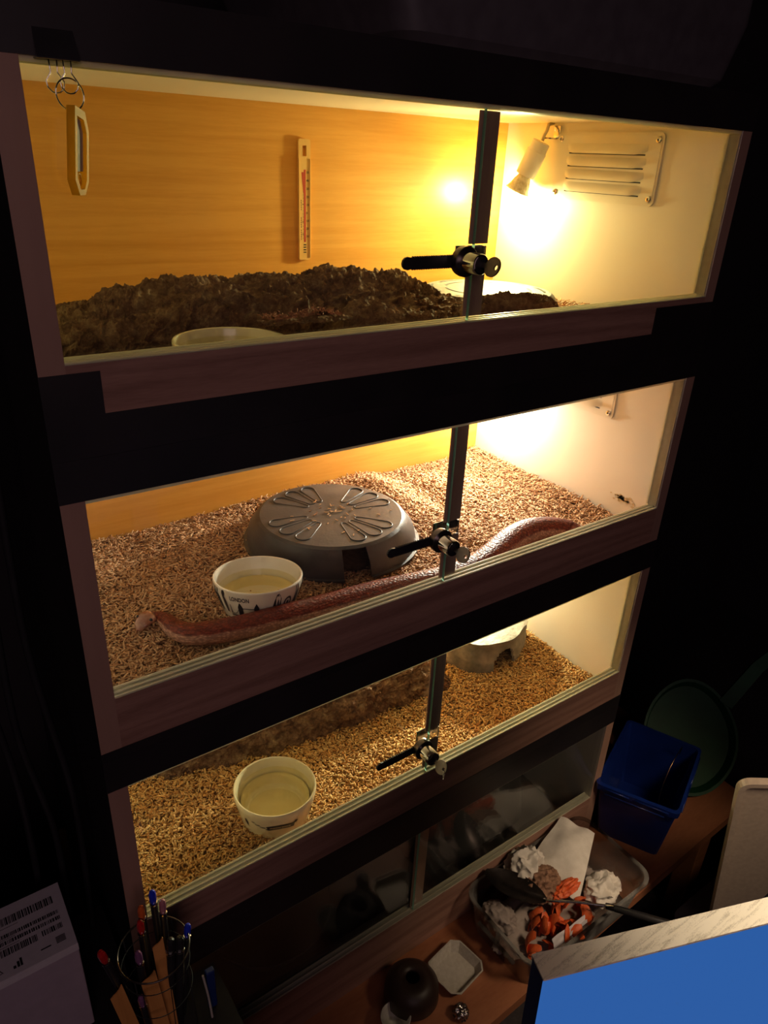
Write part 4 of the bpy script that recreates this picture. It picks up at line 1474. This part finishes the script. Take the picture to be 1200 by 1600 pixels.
def peel(c, r, arc, yaw, tilt, roll, seed, w0=.014):
    bm = B()
    n, m_ = 26, 8
    rows = []
    for a in range(n + 1):
        f = a / n
        ww = w0 * (math.sin(PI * (f * .86 + .07)) ** .5) * (1 + .2 * noise.noise(Vector((f * 6, seed, 0))))
        row = []
        for b_ in range(m_ + 1):
            g_ = b_ / m_ * 2 - 1
            ph = (f - .5) * arc
            la = g_ * ww / r
            p = Vector((r * math.cos(la) * math.cos(ph), r * math.cos(la) * math.sin(ph), r * math.sin(la) + .004 * math.sin(f * 5 + seed)))
            row.append(bm.verts.new(p))
        rows.append(row)
    for a in range(n):
        for b_ in range(m_):
            bm.faces.new((rows[a][b_], rows[a + 1][b_], rows[a + 1][b_ + 1], rows[a][b_ + 1]))
    bmesh.ops.recalc_face_normals(bm, faces=bm.faces)
    bmesh.ops.solidify(bm, geom=bm.faces[:], thickness=.0016)
    m4 = Matrix.Translation(c) @ Euler((tilt, roll, yaw)).to_matrix().to_4x4()
    bmesh.ops.transform(bm, matrix=m4, verts=bm.verts)
    return obj('orange_peel', bm, M_orange, None, smooth=True, auto=50, label='bright orange peel strip piled at the front of the clear tub', cat='peel', group='orange peels in the tub')


rp = random.Random(5)
for k in range(34):
    fx = rp.uniform(0, 1); fy = rp.uniform(0, 1)
    peel((.660 + .135 * fx, -.176 + .062 * fy - .012 * fx, TZ + .050 + .034 * (k / 34)), rp.uniform(.018, .026), rp.uniform(1.8, 3.0), rp.uniform(0, 6.28), rp.choice((-1, 1)) * rp.uniform(1.1, 1.7), rp.uniform(-.4, .4), k, rp.uniform(.010, .015))

# paper towel sheet and white card
def sheet(name, corners, mat, label, cat, bend, seed, n=26, th_=.0009):
    a, b_, c_, d_ = [Vector(q) for q in corners]
    bm = B()
    rows = []
    for i in range(n + 1):
        u = i / n; row = []
        for j in range(n + 1):
            v_ = j / n
            p = a * (1 - u) * (1 - v_) + b_ * u * (1 - v_) + c_ * u * v_ + d_ * (1 - u) * v_
            p = p + Vector((0, 0, bend * math.sin(PI * u) * math.sin(PI * v_) + .007 * noise.noise(Vector((u * 3 + seed, v_ * 3, 0)))))
            row.append(bm.verts.new(p))
        rows.append(row)
    for i in range(n):
        for j in range(n):
            bm.faces.new((rows[i][j], rows[i + 1][j], rows[i + 1][j + 1], rows[i][j + 1]))
    bmesh.ops.recalc_face_normals(bm, faces=bm.faces)
    bmesh.ops.solidify(bm, geom=bm.faces[:], thickness=th_)
    return obj(name, bm, mat, None, smooth=True, auto=50, label=label, cat=cat)


sheet('paper_towel', [(.765, -.030, TZ + .085), (.890, -.008, TZ + .135), (.925, -.075, TZ + .125), (.790, -.155, TZ + .090)], M_paper, 'cream paper towel sheet sticking up from the back of the tub', 'paper towel', .018, 2)
sheet('white_card', [(.690, -.186, TZ + .070), (.790, -.188, TZ + .082), (.785, -.180, TZ + .095), (.690, -.176, TZ + .088)], M_card, 'white card strip along the front wall of the tub', 'card', .0, 4, n=6)

# ------------------------------------------------------------------ ladle resting over the tub
def bez(pts, n=24): return [p[:3] for p in catmull([tuple(q) for q in pts], n)]


lz = TZ + .118
t = empty('ladle', (.70, -.10, lz), 'dark cooking spoon with black handle and steel neck lying across the tub', 'spoon')
UL = Vector((.664, -.010, lz + .002)); UN = Vector((.7191, -.1278, lz + .004))
bm = B()
ax = (UN - UL); Lx = ax.length; ax.normalize(); sd = Vector((-ax.y, ax.x, 0))
rows = []
n = 30; m_ = 12
for i in range(n + 1):
    u = i / n
    ww = .030 * math.sin(PI * min(max(u, .02), .985)) ** .55
    row = []
    for j in range(m_ + 1):
        g_ = j / m_ * 2 - 1
        row.append(bm.verts.new(UL + ax * (u * Lx) + sd * g_ * ww + Vector((0, 0, -.010 * (1 - g_ * g_) * math.sin(PI * u)))))
    rows.append(row)
for i in range(n):
    for j in range(m_):
        bm.faces.new((rows[i][j], rows[i + 1][j], rows[i + 1][j + 1], rows[i][j + 1]))
bmesh.ops.solidify(bm, geom=bm.faces[:], thickness=.0012)
obj('spoon_bowl', bm, M_steel_dark, t, smooth=True, auto=50)
HN = Vector((.7972, -.2085, lz + .022)); HE = Vector((.8777, -.3349, lz + .040))
bm = B(); tube(bm, bez([UN - ax * .004 + Vector((0, 0, .001)), UN + ax * .008 + Vector((0, 0, .004)), (UN + HN) / 2 + Vector((0, 0, .003)), HN]), .0026, seg=12)
obj('neck', bm, M_chrome, t, smooth=True)
dh = (HE - HN).normalized()
bm = B(); tube(bm, [HN - dh * .002, HN, HN + dh * .014, HN + dh * .015], [.0050, .0062, .0062, .0050], seg=16)
obj('ferrule', bm, M_chrome, t, smooth=True, auto=40)
bm = B(); tube(bm, [HN + dh * .014, HN + dh * .016, HN + dh * .06, HE - dh * .004, HE], [.0050, .0064, .0070, .0072, .0050], seg=16)
obj('handle', bm, M_black, t, smooth=True)

# ------------------------------------------------------------------ other things on the table
def dish():
    t_c = Vector((.5315, -.0845, TZ))
    poly = lambda s, z: [Vector((t_c.x + (u * math.cos(.16) - v_ * math.sin(.16)) * s, t_c.y + (u * math.sin(.16) + v_ * math.cos(.16)) * s, TZ + z)) for u, v_ in
                         [(.045, -.027), (.045, .027), (.032, .041), (-.032, .041), (-.045, .027), (-.045, -.027), (-.032, -.041), (.032, -.041)]]
    bm = B()
    loft(bm, [poly(.78, .0005), poly(1.0, .020), poly(1.03, .0205), poly(1.03, .022), poly(.97, .022), poly(.76, .004)])
    return obj('square_dish', bm, M_melamine, None, label='small off-white square dish with cut corners on the table', cat='dish')


dish()
t = empty('brown_pot', (.43, -.075, TZ), 'dark brown ceramic pot with a round hole on the table', 'pot')
bm = B()
lathe(bm, (.43, -.075, TZ), [(.040, .0005), (.052, .02), (.050, .045), (.036, .062), (.0135, .068), (.0130, .060), (.033, .054), (.046, .040), (.046, .012), (0, .006)], seg=56)
obj('pot_body', bm, M_browncer, t, smooth=True)
crumple('crumpled_foil', (.488, -.152, TZ + .013), .011, M_foil, 'small crumpled metal foil in front of the square dish', 'foil', 41, amp=.4)
bm = B()
lathe(bm, (.375, -.100, TZ), [(.018, .0005), (.027, .035), (.028, .036), (.026, .036), (.016, .004), (0, .004)], seg=48)
obj('small_cup', bm, M_melamine, None, smooth=True, label='small pale cup beside the dark brown pot', cat='cup')

# ------------------------------------------------------------------ blue bin with bent wire
t = empty('blue_bin', (1.16, -.06, TZ), 'deep blue plastic bin with slotted rim on the table right of the stack', 'bin')
RT = [Vector((1.005, -.006, TZ + .17)), Vector((1.085, -.163, TZ + .17)), Vector((1.300, -.075, TZ + .17)), Vector((1.235, .085, TZ + .17))]
ctr = sum(RT, Vector()) / 4
def binsec(s, z):
    out = []
    P = [Vector((ctr.x + (q.x - ctr.x) * s, ctr.y + (q.y - ctr.y) * s, TZ + z)) for q in RT]
    for i in range(4):
        a, b_, c_ = P[i - 1], P[i], P[(i + 1) % 4]
        for k in range(4):
            f = k / 3
            r = .014
            p0 = b_ + (a - b_).normalized() * r; p2 = b_ + (c_ - b_).normalized() * r
            out.append(p0 * (1 - f) ** 2 + b_ * 2 * f * (1 - f) + p2 * f ** 2)
    return out
bm = B()
loft(bm, [binsec(.80, .0005), binsec(.98, .155), binsec(1.04, .156), binsec(1.05, .172), binsec(.98, .173), binsec(.955, .155), binsec(.78, .004)])
obj('bin_body', bm, M_blue, t, smooth=True, auto=30)
bm = B()
for (a, b_) in ((0, 1), (1, 2), (2, 3), (3, 0)):
    A1 = ctr + (RT[a] - ctr) * 1.06; B1 = ctr + (RT[b_] - ctr) * 1.06
    for (f0, f1, dz_) in ((.12, .42, -.004), (.48, .88, -.004), (.14, .84, -.018)):
        p, q = A1.lerp(B1, f0), A1.lerp(B1, f1)
        tube(bm, [p + Vector((0, 0, dz_)), q + Vector((0, 0, dz_))], .0016, seg=6)
obj('rim_ribs', bm, M_blue, t, smooth=True)
bm = B()
for dx in (-.02, 0, .03):
    pass
bm.free()
bm = B()
tube(bm, bez([(1.115, -.110, TZ + .060), (1.135, -.090, TZ + .130), (1.165, -.080, TZ + .185), (1.205, -.070, TZ + .205), (1.250, -.055, TZ + .190), (1.268, -.045, TZ + .150)]), .0011, seg=8)
obj('bent_wire', bm, plain('copper_wire', (0.80, 0.48, 0.26), rough=.2, metal=1.0), None, smooth=True, label='thin bent metal wire arching out of the blue bin', cat='wire')

# ------------------------------------------------------------------ green dustpan behind the bin
t = empty('dustpan', (1.35, .05, TZ), 'large dark green plastic scoop with handle behind the blue bin', 'dustpan')
PC = Vector((1.375, -.010, TZ + .125))
vr = Vector((.72, -.69, 0)).normalized()
cv = Vector((-.1415, -.706, .283)) - PC
vn = (cv - vr * cv.dot(vr)).normalized()
vu = vn.cross(vr) * -1
if vu.z < 0: vu = -vu
vn = vr.cross(vu).normalized()
if vn.dot(cv) < 0: vn = -vn
def GP(u, v_, q=0): return PC + vr * u + vu * v_ + vn * q
bm = B()
secs = []
sh = [(.108 * math.cos(a) * (1 + .05 * math.cos(2 * a)), .140 * math.sin(a)) for a in [2 * PI * k / 48 for k in range(48)]]
loft(bm, [[GP(u * .93, v_ * .93, -.028) for u, v_ in sh], [GP(u * .99, v_ * .99, -.002) for u, v_ in sh], [GP(u * 1.04, v_ * 1.04, -.001) for u, v_ in sh], [GP(u * 1.04, v_ * 1.04, .002) for u, v_ in sh],
          [GP(u * .985, v_ * .985, .002) for u, v_ in sh], [GP(u * .91, v_ * .91, -.024) for u, v_ in sh]])
obj('pan', bm, M_green, t, smooth=True, auto=40)
bm = B()
loft(bm, [[GP(.068 + a * .030 - b_ * .02, .100 + a * .0 + b_ * .0 + s_ * .03, q) for a, b_, s_, q in ((0, 0, 0, -.006), (1, 0, -.6, -.006), (1, 0, -.6, .006), (0, 0, 0, .006))],
          [GP(.150 + a * .026, .205 - a * .018, q) for a, q in ((0, -.007), (1, -.007), (1, .007), (0, .007))],
          [GP(.215 + a * .022, .265 - a * .022, q) for a, q in ((0, -.006), (1, -.006), (1, .006), (0, .006))]])
obj('handle', bm, M_green, t)

# ------------------------------------------------------------------ cream panel leaning at the right, grey crate on the floor
t = empty('plastic_tray', (1.09, -.36, -1.200), 'cream plastic tray standing on edge at the far right, rounded corner up', 'tray')
_dn = (Vector((1.0454, -.30, -1.1269)) - Vector((.9521, -.30, -.681))).normalized()
_rt = Vector((math.cos(math.radians(-42)), math.sin(math.radians(-42)), 0)); _rt = (_rt - _dn * _rt.dot(_dn)).normalized()
_nn = _rt.cross(_dn).normalized()
if _nn.y > 0: _nn = -_nn
def CPT(u, v_, q): return Vector((.9521, -.30, -.681)) + _rt * u - _dn * v_ + _nn * q
bm = B()
TW, TL_ = .26, .50
prism(bm, rrect(0, TW, -TL_, 0, .022, 6), CPT, .006)
ro, ri = rrect(0, TW, -TL_, 0, .022, 6), rrect(.010, TW - .010, -TL_ + .010, -.010, .014, 6)
VO = [[bm.verts.new(CPT(u, v_, q)) for u, v_ in ro] for q in (.006, .014)]
VI = [[bm.verts.new(CPT(u, v_, q)) for u, v_ in ri] for q in (.006, .014)]
for k in range(len(ro)):
    k2 = (k + 1) % len(ro)
    bm.faces.new((VO[1][k], VI[1][k], VI[1][k2], VO[1][k2])); bm.faces.new((VO[0][k], VO[1][k], VO[1][k2], VO[0][k2])); bm.faces.new((VI[0][k], VI[0][k2], VI[1][k2], VI[1][k]))
obj('tray_body', bm, M_creamplast, t)
t = empty('floor_crate', (1.33, -.42, ZF), 'dark grey lidded plastic crate on the floor beside the table edge', 'crate')
bm = B()
loft(bm, [rr3(1.10, 1.52, -.62, -.26, ZF + .001, .03), rr3(1.07, 1.55, -.65, -.235, -1.235, .03)])
obj('crate_body', bm, M_greyplast, t, smooth=True, auto=30)
bm = B()
loft(bm, [rr3(1.045, 1.565, -.665, -.225, -1.234, .035), rr3(1.045, 1.565, -.665, -.225, -1.222, .035)])
obj('crate_lid', bm, M_greyplast, t, smooth=True, auto=30)

# ------------------------------------------------------------------ monitor in the foreground
Fm = Vector((.09156, -.54952, -.13625))
r_ax = Vector((.93667, -.35021, 0)); s_ax = Vector((-.01528, -.04086, -.99905)); n_ax = Vector((.34987, .93578, -.04362))
def MP(u, v_, q): return Fm + r_ax * u + s_ax * v_ + n_ax * q
MW, MH, MD = .32, .22, .0145
t = empty('monitor', tuple(MP(MW / 2, MH + .06, .0)), 'monitor seen from above with lit blue screen and scuffed pale top edge', 'monitor')
bm = B()
m4 = None
def slab(u0, u1, v0, v1, q0, q1):
    b_ = B()
    vs = [b_.verts.new(MP(u, v_, q)) for u in (u0, u1) for v_ in (v0, v1) for q in (q0, q1)]
    for f in ((0, 1, 3, 2), (4, 6, 7, 5), (0, 4, 5, 1), (2, 3, 7, 6), (0, 2, 6, 4), (1, 5, 7, 3)):
        b_.faces.new([vs[i] for i in f])
    return b_
obj('case', slab(0, MW, .0012, MH, .0008, MD), M_screen_case, t)
obj('screen', slab(.0, MW, .0012, MH, .0, .0008), M_screen, t)
obj('top_edge', slab(-.0006, MW, -.0002, .0012, -.0006, MD + .0005), M_brushed, t)
obj('stand_foot', slab(MW / 2 - .03, MW / 2 + .03, MH, MH + .06, .002, .012), M_screen_case, t)

t = empty('desk', (.25, -.62, ZF), 'dark desk under the monitor', 'desk')
dz_ = MP(0, MH + .062, 0).z - .004
# a small arm-height shelf board carried by a leg, all below the picture
obj('desktop', bx(.02, .60, -.90, -.52, dz_ - .02, dz_), M_cab, t)
for (x, y) in ((.05, -.87), (.57, -.87), (.05, -.55), (.57, -.55)):
    obj('leg', bx(x - .012, x + .012, y - .012, y + .012, ZF, dz_ - .02), M_cab, t)

# ------------------------------------------------------------------ side cabinet, carton and pen cup at the left
SZ = -.790
t = empty('side_cabinet', (-.25, -.12, ZF), 'dark side cabinet left of the stack under the carton and pen cup', 'cabinet')
obj('cabinet_body', bx(-.52, -.040, -.36, .14, ZF, SZ - .02), M_cab, t)
bm = B(); box(bm, -.53, -.034, -.37, .15, SZ - .02, SZ); box(bm, -.035, .075, -.37, -.030, SZ - .02, SZ)
obj('cabinet_top', bm, M_cab, t)

t = empty('carton', (-.185, .03, SZ), 'white carton with barcode label on the side cabinet', 'box')
CX0, CX1, CY0, CY1, CZ = -.330, -.0905, -.021, .081, -.620
bm = B(); box(bm, CX0, CX1, CY0 + .0015, CY1, SZ + .0005, CZ - .001, bev=.0015)
obj('carton_body', bm, plain('shaded_white_carton', (0.44, 0.36, 0.42), (0.40, 0.33, 0.38), rough=.6), t)
bm = B(); box(bm, CX0, CX1, CY0, CY1, CZ - .001, CZ, bev=.0004); box(bm, CX0, CX1, CY0 - .0002, CY0 + .0014, CZ - .012, CZ - .001)
obj('carton_lid', bm, M_card, t)
bm = B()
LP = lambda u, v_, q=0: Vector((CX1 + u, CY1 + v_, CZ + .0003))
def bars(u0, u1, v0, v1, seed):
    rr = random.Random(seed); u = u0
    while u < u1:
        ww = rr.choice((.0006, .0009, .0014, .0019)); 
        flat(bm, [(u, v0), (min(u + ww, u1), v0), (min(u + ww, u1), v1), (u, v1)], LP)
        u += ww + rr.choice((.0006, .0006, .0012))
bars(-.100, -.012, -.029, -.017, 1)
bars(-.098, -.010, -.0470, -.0415, 2)
bars(-.098, -.010, -.0565, -.0510, 3)
bars(-.082, -.040, -.0720, -.0620, 4)
bars(-.034, -.010, -.0700, -.0620, 5)
for (v_, n_) in ((-.0335, 26), (-.0495, 22), (-.0600, 24)):
    for k in range(n_):
        flat(bm, [(-.097 + k * .0016, v_), (-.0962 + k * .0016, v_), (-.0962 + k * .0016, v_ + .0012), (-.097 + k * .0016, v_ + .0012)], LP)
# recycling triangle, small mark and hatched badge
for k in range(3):
    a0 = PI / 2 + k * 2 * PI / 3; a1 = a0 + 2 * PI / 3
    p = [(-.0880 + .0058 * math.cos(a), -.0900 + .0058 * math.sin(a)) for a in (a0, a1)]
    q = [(-.0880 + .0042 * math.cos(a), -.0900 + .0042 * math.sin(a)) for a in (a0, a1)]
    flat(bm, [p[0], (p[0][0] * .15 + p[1][0] * .85, p[0][1] * .15 + p[1][1] * .85), (q[0][0] * .15 + q[1][0] * .85, q[0][1] * .15 + q[1][1] * .85), q[0]], LP)
for (u, v_, a_, b_) in ((-.072, -.0940, .0030, .0040), (-.0675, -.0940, .0028, .0080), (-.0640, -.0940, .0026, .0110), (-.040, -.0880, .0120, .0016), (-.104, -.0980, .0090, .0040)):
    flat(bm, [(u, v_), (u + a_, v_), (u + a_, v_ + b_), (u, v_ + b_)], LP)
for k in range(5):
    flat(bm, [(-.0215, -.0890 + k * .0020), (-.0105, -.0890 + k * .0020), (-.0105, -.0878 + k * .0020), (-.0215, -.0878 + k * .0020)], LP)
obj('label_print', bm, M_print, t)

PCX, PCY, RZ = -.0150, -.0800, -.620
t = empty('pen_cup', (PCX, PCY, SZ), 'black wire pen cup left of the stack foot', 'pen cup')
bm = B()
RR = .043
tube(bm, [(PCX + RR * math.cos(a), PCY + RR * math.sin(a), RZ) for a in [2 * PI * k / 64 for k in range(64)]], .0012, seg=8, closed=True)
obj('rim_wire', bm, M_steel_dark, t, smooth=True)
bm = B()
for k in range(4):
    z = SZ + .004 + (RZ - SZ - .030) * k / 3
    tube(bm, [(PCX + RR * .97 * math.cos(a), PCY + RR * .97 * math.sin(a), z) for a in [2 * PI * j / 40 for j in range(40)]], .0006, seg=5, closed=True)
for k in range(8):
    a = 2 * PI * k / 8 + .1
    tube(bm, [(PCX + RR * .97 * math.cos(a), PCY + RR * .97 * math.sin(a), SZ + .002), (PCX + RR * .97 * math.cos(a), PCY + RR * .97 * math.sin(a), RZ - .028)], .0006, seg=5)
for k in range(4):
    a = 2 * PI * k / 4 + .7
    tube(bm, [(PCX + RR * .97 * math.cos(a), PCY + RR * .97 * math.sin(a), RZ - .03), (PCX + RR * math.cos(a), PCY + RR * math.sin(a), RZ)], .0009, seg=5)
lathe(bm, (PCX, PCY, SZ), [(0, .001), (RR * .97, .001), (RR * .97, .003), (0, .003)], seg=32)
obj('mesh_wall', bm, M_black_soft, t)

CAMV = Vector((-.1415, -.706, .283))
def pen(top, foot, mat, tiplab, r=.0045, clip=True):
    top, foot = Vector(top), Vector(foot)
    t = empty('pen', foot, 'black pen with %s' % tiplab, 'pen', 'pens in the wire cup')
    d = (top - foot).normalized(); L_ = (top - foot).length
    bm = B(); tube(bm, [foot, foot + d * .012, foot + d * .014, foot + d * (L_ - .022), foot + d * (L_ - .021)], [.0012, r * .8, r, r, r * .7], seg=14)
    obj('barrel', bm, M_black, t, smooth=True, auto=40)
    bm = B(); tube(bm, [top - d * .0235, top - d * .021, top - d * .0205], [r * 1.05, r * 1.08, r * .9], seg=14)
    obj('collar', bm, M_chrome, t, smooth=True, auto=40)
    bm = B(); tube(bm, [top - d * .0205, top - d * .016, top - d * .006, top - d * .0015, top], [r * .75, r * 1.0, r * 1.0, r * .75, r * .3], seg=8)
    obj('cap_top', bm, mat, t, smooth=False)
    return t


def at(u, v_, y):
    """point of the picture ray (u, v) at depth plane y, used once to read positions off the photograph"""
    R = Euler(cam.rotation_euler).to_matrix()
    d = R @ Vector(((u - 600) / 1138.47, -(v_ - 800) / 1138.47, -1))
    return CAMV + d * ((y - CAMV.y) / d.y)


F_ = lambda dx, dy: (PCX + dx, PCY + dy, SZ + .004)
pen((-.0750, -.0800, -.5747), F_(-.022, -.006), M_red_t, 'a faceted red cap leaning out to the left', r=.0048)
pen((-.0010, -.0500, -.5560), F_(.012, .012), M_blue_t, 'a blue cap rising highest at the back of the cup')
pen((.0075, -.0600, -.5680), F_(.010, -.002), M_pink_t, 'a clear pink cap beside the tallest blue cap')
pen((-.0180, -.0560, -.5660), F_(-.004, .014), M_orange_t, 'an orange cap against the glass runner')
pen((-.0230, -.0640, -.5790), F_(-.010, .004), M_red_t, 'a dark red cap under the rim wire')
pen((.0300, -.0800, -.6090), F_(.022, -.004), M_blue_t, 'a blue cap at the right side of the cup')
pen((-.0360, -.0900, -.5950), F_(-.016, -.016), M_purple_t, 'a smoky purple cap at the left front of the cup')
pen((-.0440, -.1080, -.6500), F_(-.020, -.024), M_purple_t, 'a purple cap sitting lowest at the front')
pen((.0050, -.0860, -.6100), F_(.004, -.010), M_black, 'a plain black cap amid the coloured ones', r=.006)
pen((.0160, -.0880, -.6130), F_(.014, -.014), M_black, 'a black cap just left of the right blue one', r=.006)
for (pt, ft, wd, lab) in (((-.0690, -.098, -.628), (-.034, -.020), .0085, 'leftmost tan wooden stick with a notched end in the pen cup'),
                          ((-.0310, -.100, -.630), (-.006, -.026), .0095, 'middle tan wooden stick with a notched end in the pen cup'),
                          ((-.0100, -.082, -.604), (.006, -.020), .0070, 'narrow tan wooden stick behind the black pens in the cup')):
    top = Vector(pt); foot = Vector(F_(*ft))
    d = (top - foot).normalized(); L_ = (top - foot).length
    s = d.cross(CAMV - top).normalized()
    nn = s.cross(d).normalized()
    poly = [(-wd, 0), (wd, 0), (wd, L_ - .010), (wd * .55, L_ - .0075), (0, L_ - .006), (-wd * .5, L_ - .003), (-wd * .9, L_ + .002), (-wd, L_)]
    bm = B(); prism(bm, poly, lambda u, v_, q: foot + s * -u + d * v_ + nn * q, .0016)
    obj('wooden_stick', bm, M_stick, None, label=lab, cat='stick', group='wooden sticks in the cup', origin=foot)
# slim white stirrer and blue folder standing outside the cup
a = Vector((.0385, -.0920, -.7060)); b_ = Vector((.0430, -.1010, SZ + .0005))
bm = B(); tube(bm, bez([b_, (a + b_) / 2 + Vector((.001, 0, 0)), a]), .0016, seg=8)
obj('white_straw', bm, M_melamine, None, smooth=True, label='slim white stick standing right of the pen cup', cat='stick')
obj('blue_marker', bx(.0440, .0560, -.0900, -.0810, SZ + .0003, -.7130, bev=.002), plain('dark_blue_plastic', (0.01, 0.03, 0.16), rough=.5), None, label='dark blue flat marker standing right of the white stick', cat='marker')

# black cables hanging on the left of the stack
for k, (x, y, z1, z2) in enumerate(((-.055, .12, .10, -.789), (-.085, .125, -.10, -.789), (-.115, .13, .20, -.789))):
    bm = B()
    tube(bm, bez([(x, y, z1), (x - .01, y + .004, z1 * .6 + z2 * .4), (x + .008, y, z1 * .3 + z2 * .7), (x, y - .004, z2 + .004)], 16), .0045, seg=10)
    obj('hanging_cable', bm, M_black, None, smooth=True, label='black cable hanging beside the left wall of the stack', cat='cable', group='cables beside the stack')

# ------------------------------------------------------------------ lift everything so the floor is at z = 0
for o in list(S.objects):
    if o.parent is None and o.type in ('MESH', 'EMPTY'):
        o.location.z += Z0
bpy.context.view_layer.update()
